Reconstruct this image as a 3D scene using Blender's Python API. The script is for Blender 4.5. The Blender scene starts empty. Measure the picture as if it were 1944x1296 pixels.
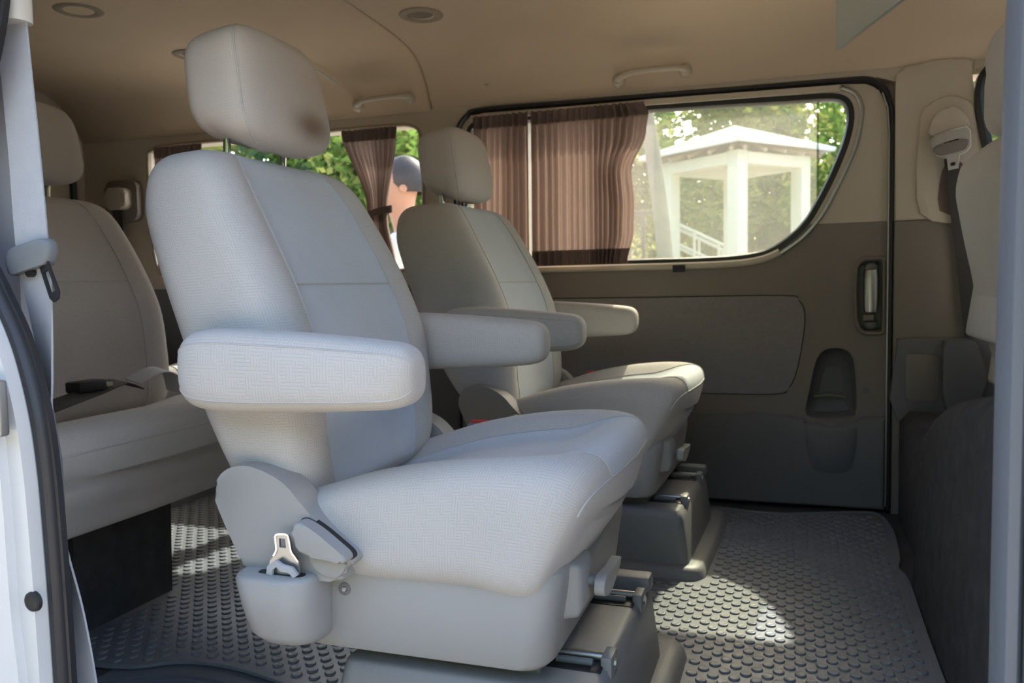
import bpy, bmesh, math, random, zlib
from math import sin, cos, pi, sqrt, exp
from mathutils import Vector, Matrix, noise
from mathutils.geometry import tessellate_polygon
random.seed(7)
SC = bpy.context.scene
COL = SC.collection
# ------------------------------------------------------------------ camera, world, sun, exposure
# van frame: X forward (right in the picture), Y across the van away from the open door, Z up, van floor at 0
cam_d = bpy.data.cameras.new('camera'); cam = bpy.data.objects.new('camera', cam_d); COL.objects.link(cam)
cam_d.sensor_width = 22.3; cam_d.lens = 18.0; cam_d.clip_start = 0.05; cam_d.clip_end = 500
RM = ((0.94704, 0.00300, -0.32110), (0.32051, -0.07096, 0.94459), (-0.01995, -0.99747, -0.06816))
cam.matrix_world = Matrix(((RM[0][0], -RM[0][1], -RM[0][2], 0.0), (RM[1][0], -RM[1][1], -RM[1][2], 0.0),
                           (RM[2][0], -RM[2][1], -RM[2][2], 0.66), (0, 0, 0, 1)))
cam_d.dof.use_dof = True; cam_d.dof.focus_distance = 1.2; cam_d.dof.aperture_fstop = 5.0
SC.camera = cam
SUN = Vector((-0.13, -0.90, -1.0)).normalized()          # direction the sunlight travels
sun_d = bpy.data.lights.new('sun', 'SUN'); sun = bpy.data.objects.new('sun', sun_d); COL.objects.link(sun)
sun_d.energy = 12.0; sun_d.angle = math.radians(0.9); sun_d.color = (1.0, 0.93, 0.82)
sun.rotation_euler = SUN.to_track_quat('-Z', 'Y').to_euler(); sun.location = (0.5, 6, 8)
W = bpy.data.worlds.new('sky'); SC.world = W; W.use_nodes = True
wn = W.node_tree.nodes; wl = W.node_tree.links; wn.clear()
sky = wn.new('ShaderNodeTexSky'); sky.sky_type = 'NISHITA'; sky.sun_disc = False
sky.sun_elevation = math.asin(-SUN.z); sky.sun_rotation = math.atan2(-SUN.x, -SUN.y)
sky.air_density = 1.0; sky.dust_density = 4.0; sky.ozone_density = 1.0
bg = wn.new('ShaderNodeBackground'); bg.inputs['Strength'].default_value = 1.35
wo = wn.new('ShaderNodeOutputWorld'); wb = wn.new('ShaderNodeMix'); wb.data_type = 'RGBA'; wb.blend_type = 'MULTIPLY'; wb.inputs[0].default_value = 1.0; wb.inputs[7].default_value = (1.035, 1.0, 0.965, 1)   # white balance of the exposure
wl.new(sky.outputs[0], wb.inputs[6]); wl.new(wb.outputs[2], bg.inputs[0]); wl.new(bg.outputs[0], wo.inputs[0])
vs = SC.view_settings; vs.view_transform = 'Standard'; vs.look = 'None'; vs.gamma = 1.0; vs.use_curve_mapping = False
vs.exposure = -0.33

# ------------------------------------------------------------------ materials
def nt(name):
    m = bpy.data.materials.new(name); m.use_nodes = True
    n = m.node_tree.nodes; n.clear(); o = n.new('ShaderNodeOutputMaterial'); b = n.new('ShaderNodeBsdfPrincipled')
    m.node_tree.links.new(b.outputs[0], o.inputs[0]); return m, n, m.node_tree.links, b, o
def mk(name, col, rough=0.6, spec=0.4, metal=0.0, var=0.06, vscale=6.0, bump=0.0, bscale=400.0, sheen=0.0):
    m, n, l, b, o = nt(name)
    b.inputs['Roughness'].default_value = rough; b.inputs['Metallic'].default_value = metal
    b.inputs['Specular IOR Level'].default_value = spec
    if sheen: b.inputs['Sheen Weight'].default_value = sheen; b.inputs['Sheen Roughness'].default_value = 0.6
    tc = n.new('ShaderNodeTexCoord'); nz = n.new('ShaderNodeTexNoise'); nz.inputs['Scale'].default_value = vscale
    nz.inputs['Detail'].default_value = 4; l.new(tc.outputs['Object'], nz.inputs['Vector'])
    mx = n.new('ShaderNodeMix'); mx.data_type = 'RGBA'
    mx.inputs[6].default_value = [c * (1 - var) for c in col] + [1]; mx.inputs[7].default_value = [min(1, c * (1 + var)) for c in col] + [1]
    l.new(nz.outputs['Fac'], mx.inputs[0]); l.new(mx.outputs[2], b.inputs['Base Color'])
    if bump:
        n2 = n.new('ShaderNodeTexNoise'); n2.inputs['Scale'].default_value = bscale; n2.inputs['Detail'].default_value = 3
        l.new(tc.outputs['Object'], n2.inputs['Vector']); bp = n.new('ShaderNodeBump'); bp.inputs['Strength'].default_value = bump
        bp.inputs['Distance'].default_value = 0.002; l.new(n2.outputs['Fac'], bp.inputs['Height']); l.new(bp.outputs[0], b.inputs['Normal'])
    return m
def M1(n, l, op, a, b=None):
    x = n.new('ShaderNodeMath'); x.operation = op
    for i, v in enumerate((a, b)):
        if v is None: continue
        if isinstance(v, (int, float)): x.inputs[i].default_value = v
        else: l.new(v, x.inputs[i])
    return x.outputs[0]
def fabric(name, col, line=0.12, stain=None):
    """jacquard cloth: blocks of short lines running one way or the other, from the cloth's own UV in metres"""
    m, n, l, b, o = nt(name)
    b.inputs['Roughness'].default_value = 0.95; b.inputs['Specular IOR Level'].default_value = 0.12
    b.inputs['Sheen Weight'].default_value = 0.08; b.inputs['Sheen Roughness'].default_value = 0.5
    uv = n.new('ShaderNodeUVMap'); sp = n.new('ShaderNodeSeparateXYZ'); l.new(uv.outputs[0], sp.inputs[0])
    F = 118.0
    u = M1(n, l, 'MULTIPLY', sp.outputs[0], F); v = M1(n, l, 'MULTIPLY', sp.outputs[1], F)
    cu = M1(n, l, 'FLOOR', u); cv = M1(n, l, 'FLOOR', v)
    cb = n.new('ShaderNodeCombineXYZ'); l.new(cu, cb.inputs[0]); l.new(cv, cb.inputs[1])
    wnz = n.new('ShaderNodeTexWhiteNoise'); wnz.noise_dimensions = '2D'; l.new(cb.outputs[0], wnz.inputs['Vector'])
    pick = M1(n, l, 'GREATER_THAN', wnz.outputs['Value'], 0.5)
    su = M1(n, l, 'SINE', M1(n, l, 'MULTIPLY', u, 2 * pi * 2)); sv = M1(n, l, 'SINE', M1(n, l, 'MULTIPLY', v, 2 * pi * 2))
    d = M1(n, l, 'ADD', M1(n, l, 'MULTIPLY', pick, su), M1(n, l, 'MULTIPLY', M1(n, l, 'SUBTRACT', 1.0, pick), sv))
    ln = M1(n, l, 'GREATER_THAN', d, 0.62)
    tc = n.new('ShaderNodeTexCoord'); nz = n.new('ShaderNodeTexNoise'); nz.inputs['Scale'].default_value = 9; nz.inputs['Detail'].default_value = 5
    l.new(tc.outputs['Object'], nz.inputs['Vector'])
    fine = n.new('ShaderNodeTexNoise'); fine.inputs['Scale'].default_value = 900; l.new(tc.outputs['Object'], fine.inputs['Vector'])
    k = M1(n, l, 'SUBTRACT', 1.0, M1(n, l, 'MULTIPLY', ln, line))
    k = M1(n, l, 'MULTIPLY', k, M1(n, l, 'ADD', 0.90, M1(n, l, 'MULTIPLY', nz.outputs['Fac'], 0.2)))
    k = M1(n, l, 'MULTIPLY', k, M1(n, l, 'ADD', 0.85, M1(n, l, 'MULTIPLY', fine.outputs['Fac'], 0.3)))
    mx = n.new('ShaderNodeMix'); mx.data_type = 'RGBA'; mx.inputs[6].default_value = (0, 0, 0, 1); mx.inputs[7].default_value = (*col, 1)
    l.new(k, mx.inputs[0]); out = mx.outputs[2]
    for (c, r, amt, tint) in (stain or ()):
        vm = n.new('ShaderNodeVectorMath'); vm.operation = 'SUBTRACT'; l.new(tc.outputs['Object'], vm.inputs[0]); vm.inputs[1].default_value = c
        dv = n.new('ShaderNodeVectorMath'); dv.operation = 'DIVIDE'; l.new(vm.outputs[0], dv.inputs[0]); dv.inputs[1].default_value = r
        ln_ = n.new('ShaderNodeVectorMath'); ln_.operation = 'LENGTH'; l.new(dv.outputs[0], ln_.inputs[0])
        g = M1(n, l, 'POWER', 2.718, M1(n, l, 'MULTIPLY', M1(n, l, 'MULTIPLY', ln_.outputs['Value'], ln_.outputs['Value']), -1.0))
        g = M1(n, l, 'MULTIPLY', g, M1(n, l, 'MULTIPLY', M1(n, l, 'ADD', nz.outputs['Fac'], 0.5), amt))
        m2 = n.new('ShaderNodeMix'); m2.data_type = 'RGBA'; m2.inputs[7].default_value = (*tint, 1); l.new(g, m2.inputs[0]); l.new(out, m2.inputs[6]); out = m2.outputs[2]
    l.new(out, b.inputs['Base Color'])
    bp = n.new('ShaderNodeBump'); bp.inputs['Strength'].default_value = 0.35; bp.inputs['Distance'].default_value = 0.001
    l.new(k, bp.inputs['Height']); l.new(bp.outputs[0], b.inputs['Normal'])
    return m
def glass(name, tint=(0.93, 0.96, 0.94), haze=0.0, gloss=0.06):
    m, n, l, b, o = nt(name); n.remove(b)
    t = n.new('ShaderNodeBsdfTransparent'); t.inputs[0].default_value = (*tint, 1)
    g = n.new('ShaderNodeBsdfGlossy'); g.inputs['Roughness'].default_value = 0.02
    mx = n.new('ShaderNodeMixShader'); mx.inputs[0].default_value = gloss; l.new(t.outputs[0], mx.inputs[1]); l.new(g.outputs[0], mx.inputs[2]); out = mx
    if haze:
        tr = n.new('ShaderNodeBsdfTranslucent'); tr.inputs[0].default_value = (0.95, 0.92, 0.85, 1)
        tc = n.new('ShaderNodeTexCoord'); nz = n.new('ShaderNodeTexNoise'); nz.inputs['Scale'].default_value = 5; l.new(tc.outputs['Object'], nz.inputs['Vector'])
        f = M1(n, l, 'MULTIPLY', M1(n, l, 'ADD', nz.outputs['Fac'], 0.5), haze)
        m2 = n.new('ShaderNodeMixShader'); l.new(f, m2.inputs[0]); l.new(mx.outputs[0], m2.inputs[1]); l.new(tr.outputs[0], m2.inputs[2]); out = m2
    l.new(out.outputs[0], o.inputs[0]); return m
def cloth_thin(name, col, trans=0.4, var=0.1):
    m, n, l, b, o = nt(name)
    b.inputs['Roughness'].default_value = 0.9; b.inputs['Specular IOR Level'].default_value = 0.15
    tc = n.new('ShaderNodeTexCoord'); nz = n.new('ShaderNodeTexNoise'); nz.inputs['Scale'].default_value = 14; nz.inputs['Detail'].default_value = 3
    l.new(tc.outputs['Object'], nz.inputs['Vector']); mx = n.new('ShaderNodeMix'); mx.data_type = 'RGBA'
    mx.inputs[6].default_value = [c * (1 - var) for c in col] + [1]; mx.inputs[7].default_value = [c * (1 + var) for c in col] + [1]
    l.new(nz.outputs['Fac'], mx.inputs[0]); l.new(mx.outputs[2], b.inputs['Base Color'])
    t = n.new('ShaderNodeBsdfTranslucent'); l.new(mx.outputs[2], t.inputs[0])
    ms = n.new('ShaderNodeMixShader'); ms.inputs[0].default_value = trans; l.new(b.outputs[0], ms.inputs[1]); l.new(t.outputs[0], ms.inputs[2]); l.new(ms.outputs[0], o.inputs[0])
    return m
FAB = (0.55, 0.525, 0.505)
MT = dict(
    fabric=fabric('seat_fabric', FAB), insert=fabric('seat_centre_fabric', (0.55, 0.58, 0.62), line=0.05),
    headrest=fabric('headrest_fabric', (0.54, 0.50, 0.47), line=0.06),
    headrest_stain=fabric('stained_headrest_fabric', (0.55, 0.50, 0.46), line=0.06, stain=(((-0.315, 0.045, 0.928), (0.08, 0.052, 0.024), 0.95, (0.15, 0.10, 0.065)), ((-0.33, 0.06, 0.97), (0.09, 0.08, 0.08), 0.4, (0.38, 0.29, 0.21)))),
    arm=fabric('armrest_fabric', (0.56, 0.53, 0.505), line=0.12, stain=(((0.03, -0.31, 0.545), (0.035, 0.05, 0.03), 0.3, (0.42, 0.35, 0.25)), ((-0.10, -0.30, 0.508), (0.2, 0.05, 0.012), 0.45, (0.48, 0.39, 0.26)))),
    seam=mk('seam_thread', (0.50, 0.485, 0.475), 0.9), base=mk('shade_darkened_plastic', (0.22, 0.22, 0.22), 0.45, 0.4, var=0.05, bump=0.1, bscale=1500), plastic=mk('grey_seat_plastic', (0.345, 0.338, 0.33), 0.42, 0.45, var=0.03, bump=0.12, bscale=1800),  # base is the skirt plastic again, darkened to paint in low shade
    plastic_dark=mk('dark_grey_plastic', (0.17, 0.18, 0.19), 0.45, 0.4, bump=0.1, bscale=1500),  # even dark grey plastic for small fittings and frames
    chrome=mk('chrome', (0.75, 0.75, 0.74), 0.16, 0.5, 1.0, 0.02), steel=mk('brushed_steel', (0.50, 0.50, 0.49), 0.38, 0.5, 1.0, 0.08, 60),
    black=mk('black_rubber', (0.018, 0.018, 0.020), 0.5, 0.4), seal=mk('weatherstrip_rubber', (0.022, 0.022, 0.026), 0.38, 0.5),
    headliner=mk('headliner_felt', (0.69, 0.555, 0.41), 0.95, 0.1, var=0.10, vscale=2.2, bump=0.3, bscale=900),
    beige=mk('beige_trim_plastic', (0.56, 0.495, 0.405), 0.6, 0.3, var=0.04, bump=0.08, bscale=1200),
    darktrim=mk('grey_brown_trim_plastic', (0.222, 0.193, 0.172), 0.55, 0.35, var=0.05, bump=0.12, bscale=1500),
    lowtrim=mk('dark_grey_lower_trim', (0.165, 0.165, 0.172), 0.55, 0.35, var=0.05, bump=0.12, bscale=1500),
    cloth=mk('door_insert_cloth', (0.25, 0.235, 0.245), 0.95, 0.1, var=0.12, vscale=90, bump=0.4, bscale=700, sheen=0.2),
    carpet=mk('dark_carpet', (0.078, 0.078, 0.08), 1.0, 0.05, var=0.35, vscale=25, bump=0.9, bscale=500),
    mat=mk('rubber_mat', (0.18, 0.192, 0.21), 0.38, 0.45, var=0.16, vscale=9, bump=0.12, bscale=300),
    step=mk('step_plastic', (0.13, 0.142, 0.16), 0.42, 0.4), white=mk('white_paint', (0.66, 0.66, 0.65), 0.25, 0.5, var=0.02),
    pillarpaint=mk('grey_pillar_trim', (0.36, 0.37, 0.40), 0.5, 0.4), belt=mk('belt_webbing', (0.42, 0.43, 0.46), 0.75, 0.25, var=0.08, vscale=40, bump=0.3, bscale=1500),
    beltdark=mk('dark_belt_webbing', (0.06, 0.057, 0.055), 0.8, 0.2), red=mk('red_button', (0.55, 0.03, 0.03), 0.4, 0.4),
    curtain=cloth_thin('curtain_cloth', (0.29, 0.215, 0.19), 0.28), hem=cloth_thin('curtain_hem_cloth', (0.21, 0.155, 0.14), 0.10),
    glass=glass('clear_glass'), haze=glass('film_glass', (0.90, 0.89, 0.82), 0.04, 0.04), tint=glass('tinted_glass', (0.07, 0.08, 0.08), 0.0, 0.06),
    dimmed=glass('dimmed_glass', (0.12, 0.13, 0.135), 0.0, 0.06), smoke=mk('grey_green_panel', (0.42, 0.46, 0.42), 0.25, 0.5), ventdark=mk('vent_grille', (0.21, 0.175, 0.14), 0.6, 0.3), ventgrey=mk('vent_plastic', (0.33, 0.28, 0.22), 0.55, 0.3),  # dark tint added to cut daylight through the unseen front windows
    stone=mk('white_gazebo_plaster', (0.82, 0.80, 0.75), 0.8, 0.2, var=0.05), roof=mk('pale_roof_tile', (0.74, 0.72, 0.70), 0.7, 0.3, var=0.06),
    timber=mk('pale_rafters', (0.48, 0.38, 0.32), 0.8, 0.2), bark=mk('grey_bark', (0.30, 0.26, 0.21), 0.95, 0.1, var=0.3, vscale=12, bump=0.6, bscale=40),
    palm=mk('palm_bark', (0.24, 0.225, 0.20), 0.95, 0.1, var=0.2, vscale=12), ground=mk('grey_paving', (0.36, 0.33, 0.29), 0.9, 0.1, var=0.15, vscale=1.5),
    leaf_a=cloth_thin('leaf_green', (0.13, 0.21, 0.05), 0.45, 0.5), leaf_b=cloth_thin('leaf_yellow_green', (0.33, 0.36, 0.11), 0.5, 0.4), leaf_c=cloth_thin('leaf_dark_green', (0.075, 0.13, 0.06), 0.4, 0.5),
    added_hedge=mk('added_hedge_leaves', (0.035, 0.055, 0.022), 0.9, 0.1, var=0.5, vscale=9, bump=0.8, bscale=30), fence=mk('dark_iron', (0.05, 0.05, 0.055), 0.5, 0.4), skin=mk('skin', (0.52, 0.27, 0.18), 0.55, 0.35), hair=mk('dark_hair', (0.035, 0.03, 0.03), 0.5, 0.4),
    shirt=mk('white_shirt', (0.75, 0.75, 0.74), 0.9, 0.1), trousers=mk('dark_trousers', (0.05, 0.05, 0.07), 0.9, 0.1), ivory=mk('ivory_plastic', (0.62, 0.58, 0.50), 0.5, 0.35),
)

# ------------------------------------------------------------------ mesh helpers
def link(name, me, mat=None, parent=None, smooth=35):
    o = bpy.data.objects.new(name, me); COL.objects.link(o)
    if mat is not None and not me.materials: me.materials.append(MT[mat] if isinstance(mat, str) else mat)
    if parent is not None: o.parent = parent
    if smooth and me.polygons:
        me.polygons.foreach_set('use_smooth', [True] * len(me.polygons)); me.set_sharp_from_angle(angle=math.radians(smooth))
    return o
def tag(o, label=None, cat=None, group=None, kind=None):
    if label: o['label'] = label
    if cat: o['category'] = cat
    if group: o['group'] = group
    if kind: o['kind'] = kind
    return o
def empty(name, loc=(0, 0, 0)):
    o = bpy.data.objects.new(name, None); COL.objects.link(o); o.location = loc; o.empty_display_size = 0.1; return o
def from_bm(bm, name):
    bmesh.ops.recalc_face_normals(bm, faces=bm.faces); me = bpy.data.meshes.new(name); bm.to_mesh(me); bm.free(); return me
def pyd(name, v, f):
    me = bpy.data.meshes.new(name); me.from_pydata([tuple(p) for p in v], [], f); me.update(); return me
def box_me(name, x0, x1, y0, y1, z0, z1, bev=0.0, seg=2):
    bm = bmesh.new(); bmesh.ops.create_cube(bm, size=1)
    for v in bm.verts: v.co = Vector((x0 + (v.co.x + .5) * (x1 - x0), y0 + (v.co.y + .5) * (y1 - y0), z0 + (v.co.z + .5) * (z1 - z0)))
    if bev: bmesh.ops.bevel(bm, geom=list(bm.edges), offset=bev, segments=seg, profile=0.5, affect='EDGES')
    return from_bm(bm, name)
def box(name, x0, x1, y0, y1, z0, z1, mat, parent=None, bev=0.0, seg=2):
    return link(name, box_me(name, x0, x1, y0, y1, z0, z1, bev, seg), mat, parent)
AX = {'Y': lambda a, b, d: (a, d, b), 'Z': lambda a, b, d: (a, b, d), 'X': lambda a, b, d: (d, a, b)}
def prism_me(name, outline, d0, d1, axis='Y', holes=(), bev=0.0, seg=2, side=None):
    """plate with true thickness between d0 and d1; bev rounds the rim on the d0 side"""
    loops = [list(outline)] + [list(h) for h in holes]
    flat = [p for lp in loops for p in lp]
    tris = tessellate_polygon([[Vector((p[0], p[1], 0)) for p in lp] for lp in loops])
    bm = bmesh.new(); A = AX[axis]
    va = [bm.verts.new(A(p[0], p[1], d0)) for p in flat]; vb = [bm.verts.new(A(p[0], p[1], d1)) for p in flat]
    rim = []
    if not holes:
        bm.faces.new(va); bm.faces.new(vb[::-1])
    else:
        for t in tris:
            try: bm.faces.new([va[i] for i in t]); bm.faces.new([vb[i] for i in t[::-1]])
            except ValueError: pass
    k = 0
    for lp in loops:
        n = len(lp)
        for i in range(n):
            a, b = k + i, k + (i + 1) % n
            bm.faces.new((va[a], va[b], vb[b], vb[a]))
        k += n
    if bev:
        sv = set(va[:len(outline)]) ; es = [e for e in bm.edges if e.verts[0] in sv and e.verts[1] in sv and any(len({v for v in f.verts} & set(vb)) for f in e.link_faces)]
        bmesh.ops.bevel(bm, geom=es, offset=bev, segments=seg, profile=0.5, affect='EDGES', clamp_overlap=True)
    return from_bm(bm, name)
def prism(name, outline, d0, d1, mat, parent=None, axis='Y', holes=(), bev=0.0, seg=2, smooth=35):
    return link(name, prism_me(name, outline, d0, d1, axis, holes, bev, seg), mat, parent, smooth)
def rr(x0, x1, z0, z1, r, n=5):
    out = []
    for cx, cz, a0 in ((x1 - r, z1 - r, 0), (x0 + r, z1 - r, 90), (x0 + r, z0 + r, 180), (x1 - r, z0 + r, 270)):
        for i in range(n + 1):
            a = math.radians(a0 + 90 * i / n); out.append((cx + r * cos(a), cz + r * sin(a)))
    return out
def cat(pts, n=6, closed=False):
    P = [Vector(p) for p in pts]; L = len(P); out = []
    R_ = range(L if closed else L - 1)
    for i in R_:
        if closed: p0, p1, p2, p3 = P[(i - 1) % L], P[i], P[(i + 1) % L], P[(i + 2) % L]
        else: p0, p1, p2, p3 = P[max(i - 1, 0)], P[i], P[i + 1], P[min(i + 2, L - 1)]
        for k in range(n):
            t = k / n; t2 = t * t; t3 = t2 * t
            out.append(0.5 * ((2 * p1) + (p2 - p0) * t + (2 * p0 - 5 * p1 + 4 * p2 - p3) * t2 + (3 * p1 - p0 - 3 * p2 + p3) * t3))
    if not closed: out.append(P[-1])
    return out
def cat2(pts, n=6, closed=True): return [(v.x, v.y) for v in cat([(p[0], p[1], 0) for p in pts], n, closed)]
def tube_me(name, path, r, n=10, flat=1.0, closed=False, up=Vector((0, 0, 1))):
    P = [Vector(p) for p in path]; v = []; f = []; L = len(P)
    for i, p in enumerate(P):
        a = P[(i - 1) % L] if (closed or i) else P[0]; b = P[(i + 1) % L] if (closed or i < L - 1) else P[-1]
        t = (b - a).normalized(); s = t.cross(up)
        if s.length < 1e-4: s = t.cross(Vector((0, 1, 0)))
        s.normalize(); u = s.cross(t).normalized(); rad = r[i] if isinstance(r, (list, tuple)) else r
        for k in range(n):
            a_ = 2 * pi * k / n; v.append(p + s * (rad * cos(a_)) + u * (rad * flat * sin(a_)))
    for i in range(L if closed else L - 1):
        j = (i + 1) % L
        for k in range(n): f.append((i * n + k, i * n + (k + 1) % n, j * n + (k + 1) % n, j * n + k))
    if not closed: f.append(tuple(range(n))[::-1]); f.append(tuple((L - 1) * n + k for k in range(n)))
    return pyd(name, v, f)
def tube(name, path, r, mat, parent=None, n=10, flat=1.0, closed=False, up=Vector((0, 0, 1))):
    return link(name, tube_me(name, path, r, n, flat, closed, up), mat, parent, 60)
def sweep(name, path, sect, mat, parent=None, up=Vector((0, -1, 0)), closed=False):
    """sweep a 2-D section (offset along side, offset along up) on a path"""
    P = [Vector(p) for p in path]; v = []; f = []; L = len(P); n = len(sect)
    for i, p in enumerate(P):
        a = P[(i - 1) % L] if (closed or i) else P[0]; b = P[(i + 1) % L] if (closed or i < L - 1) else P[-1]
        t = (b - a).normalized(); s = t.cross(up).normalized()
        for (q, w) in sect: v.append(p + s * q + up * w)
    for i in range(L if closed else L - 1):
        j = (i + 1) % L
        for k in range(n): f.append((i * n + k, i * n + (k + 1) % n, j * n + (k + 1) % n, j * n + k))
    if not closed: f.append(tuple(range(n))[::-1]); f.append(tuple((L - 1) * n + k for k in range(n)))
    return link(name, pyd(name, v, f), mat, parent, 40)
def lathe(name, prof, mat, parent=None, n=24, M=None):
    v = []; f = []
    for (r, z) in prof:
        for k in range(n): v.append(Vector((r * cos(2 * pi * k / n), r * sin(2 * pi * k / n), z)))
    m = len(prof)
    for i in range(m - 1):
        for k in range(n): f.append((i * n + k, i * n + (k + 1) % n, (i + 1) * n + (k + 1) % n, (i + 1) * n + k))
    f.append(tuple(range(n))[::-1]); f.append(tuple((m - 1) * n + k for k in range(n)))
    if M is not None: v = [M @ p for p in v]
    return link(name, pyd(name, v, f), mat, parent, 40)
def loft(name, secs, mat, parent=None, mats=None, fmat=None, cap=True):
    """closed sections -> skin with UVs in metres; fmat(i,k) picks a material slot"""
    m = len(secs); n = len(secs[0]); v = [p for s in secs for p in s]; f = []; fi = []
    for i in range(m - 1):
        for k in range(n): f.append((i * n + k, i * n + (k + 1) % n, (i + 1) * n + (k + 1) % n, (i + 1) * n + k)); fi.append((i, k))
    if cap: f.append(tuple(range(n))[::-1]); f.append(tuple((m - 1) * n + k for k in range(n)))
    me = pyd(name, v, f)
    mid = secs[m // 2]; U = [0.0]
    for k in range(n): U.append(U[-1] + (mid[(k + 1) % n] - mid[k]).length)
    Vv = [0.0]
    for i in range(m - 1): Vv.append(Vv[-1] + max((secs[i + 1][k] - secs[i][k]).length for k in range(0, n, 4)))
    uvl = me.uv_layers.new(name='UVMap'); q = 0
    for (i, k) in fi:
        for (a, b) in ((U[k], Vv[i]), (U[k + 1], Vv[i]), (U[k + 1], Vv[i + 1]), (U[k], Vv[i + 1])):
            uvl.data[q].uv = (a, b); q += 1
    if mats:
        for mm in mats: me.materials.append(MT[mm])
        if fmat:
            for p, (i, k) in zip(me.polygons, fi): p.material_index = fmat(i, k)
    bm = bmesh.new(); bm.from_mesh(me); bmesh.ops.recalc_face_normals(bm, faces=bm.faces); bm.to_mesh(me); bm.free()
    return link(name, me, mat, parent, 55)
def keyed(keys, n):
    """smooth interpolation through key tuples"""
    D = len(keys[0]); out = []; L = len(keys)
    for j in range(n + 1):
        s = j / n * (L - 1); i = min(int(s), L - 2); t = s - i
        p = [keys[max(i - 1, 0)], keys[i], keys[i + 1], keys[min(i + 2, L - 1)]]
        out.append([0.5 * (2 * p[1][d] + (p[2][d] - p[0][d]) * t + (2 * p[0][d] - 5 * p[1][d] + 4 * p[2][d] - p[3][d]) * t * t + (3 * p[1][d] - p[0][d] - 3 * p[2][d] + p[3][d]) * t ** 3) for d in range(D)])
    return out
def sgp(x, e): return math.copysign(abs(x) ** e, x)
def copy_tree(o, parent=None):
    c = o.copy(); COL.objects.link(c); c.parent = parent
    for ch in list(o.children): copy_tree(ch, c)
    return c

# ------------------------------------------------------------------ van shell (setting)
YF, YN, XR, XFRONT = 2.5, 0.74, -2.56, 1.25
prof = [(2.5, 1.228), (2.481, 1.258), (2.445, 1.316), (2.39, 1.364), (2.32, 1.386), (2.214, 1.397), (2.0, 1.405), (1.62, 1.409)]
prof = prof + [(3.24 - a, b) for a, b in prof[-2::-1]]
prof = [(v.x, v.y) for v in cat([(a, b, 0) for a, b in prof], 5)]
def headliner(name, x0, x1, mat, parent, t=0.02, drop=0.0):
    v = []; f = []; n = len(prof); xs = [x0, x0 + 0.006, x1 - 0.006, x1]; lift = [0.006, 0, 0, 0.006]
    for x, lf in zip(xs, lift):
        for (y, z) in prof:
            d = Vector((0, 1.62 - y, (0.9 - z))).normalized(); v.append(Vector((x, y, z)) - d * (lf - drop))
    for x in (x0, x1):
        for (y, z) in prof:
            d = Vector((0, 1.62 - y, (0.9 - z))).normalized(); v.append(Vector((x, y, z)) - d * t)
    rows = [4, 0, 1, 2, 3, 5]
    for a, b in zip(rows[:-1], rows[1:]):
        for k in range(n - 1): f.append((a * n + k, a * n + k + 1, b * n + k + 1, b * n + k))
    for k in range(n - 1): f.append((5 * n + k, 5 * n + k + 1, 4 * n + k + 1, 4 * n + k))
    return link(name, pyd(name, v, f), mat, parent, 50)
ceiling = empty('ceiling', (0, 1.62, 1.4)); tag(ceiling, 'beige felt headliner of the van with a curved seam', kind='structure')
ceiling.location = (0, 0, 0)
headliner('headliner_panel', XR, -1.1105, 'headliner', ceiling, drop=0.002)
headliner('headliner_panel', -1.1075, XFRONT, 'headliner', ceiling)
rv = []; rf = []; pn = len(prof)
for x in (XR - 0.05, XFRONT + 0.05):
    for (y, z) in prof:
        d = Vector((0, 1.62 - y, 0.9 - z)).normalized(); rv.append(Vector((x, y, z)) - d * 0.021)
    for (y, z) in prof:
        d = Vector((0, 1.62 - y, 0.9 - z)).normalized(); rv.append(Vector((x, y, z)) - d * 0.07)
for k in range(pn - 1):
    rf += [(k, k + 1, 2 * pn + k + 1, 2 * pn + k), (pn + k, pn + k + 1, 3 * pn + k + 1, 3 * pn + k), (k, k + 1, pn + k + 1, pn + k), (2 * pn + k, 2 * pn + k + 1, 3 * pn + k + 1, 3 * pn + k)]
rf += [(0, pn, 3 * pn, 2 * pn), (pn - 1, 2 * pn - 1, 4 * pn - 1, 3 * pn - 1)]
tag(link('roof', pyd('roof', rv, rf), 'white', None, 50), 'white painted roof skin of the van', kind='structure')
tag(box('floor', XR, XFRONT, 0.76, 2.62, -0.10, 0.0, 'carpet'), 'dark carpeted van floor', kind='structure')

# far side wall: rear quarter trim with its window, pillar by the front seats
win_r = cat2([(-2.255, 1.13), (-2.245, 0.80), (-2.19, 0.725), (-2.0, 0.715), (-1.4, 0.715), (-1.20, 0.722), (-1.155, 0.78), (-1.145, 1.0), (-1.148, 1.13), (-1.175, 1.183), (-1.3, 1.193), (-1.8, 1.193), (-2.15, 1.192), (-2.235, 1.178)], 4)
wall = empty('wall_far', (0, 0, 0)); tag(wall, 'far side wall trim of the van in beige and dark grey', kind='structure')
prism('quarter_trim', [(XR, 0.0), (-1.027, 0.0), (-1.027, 1.12), (-1.015, 1.175), (-0.985, 1.21), (-0.93, 1.226), (-1.0, 1.234), (XR, 1.234)], YF, YF + 0.09, 'beige', wall, holes=[win_r], bev=0.0)
sweep('window_rubber', [(x, YF - 0.002, z) for x, z in win_r], [(-0.005, -0.012), (-0.005, 0.003), (0.0, 0.006), (0.005, 0.003), (0.005, -0.012)], 'ventgrey', wall, closed=True)
prism('lower_quarter_trim', [(XR, 0.0), (-1.03, 0.0), (-1.03, 0.66), (-1.3, 0.67), (XR, 0.67)], YF - 0.02, YF - 0.001, 'lowtrim', wall, bev=0.006)
prism('header_trim', [(-0.98, 1.212), (0.22, 1.205), (0.262, 1.19), (XFRONT, 1.19), (XFRONT, 1.262), (-0.98, 1.262)], YF + 0.002, YF + 0.09, 'beige', wall)
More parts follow.
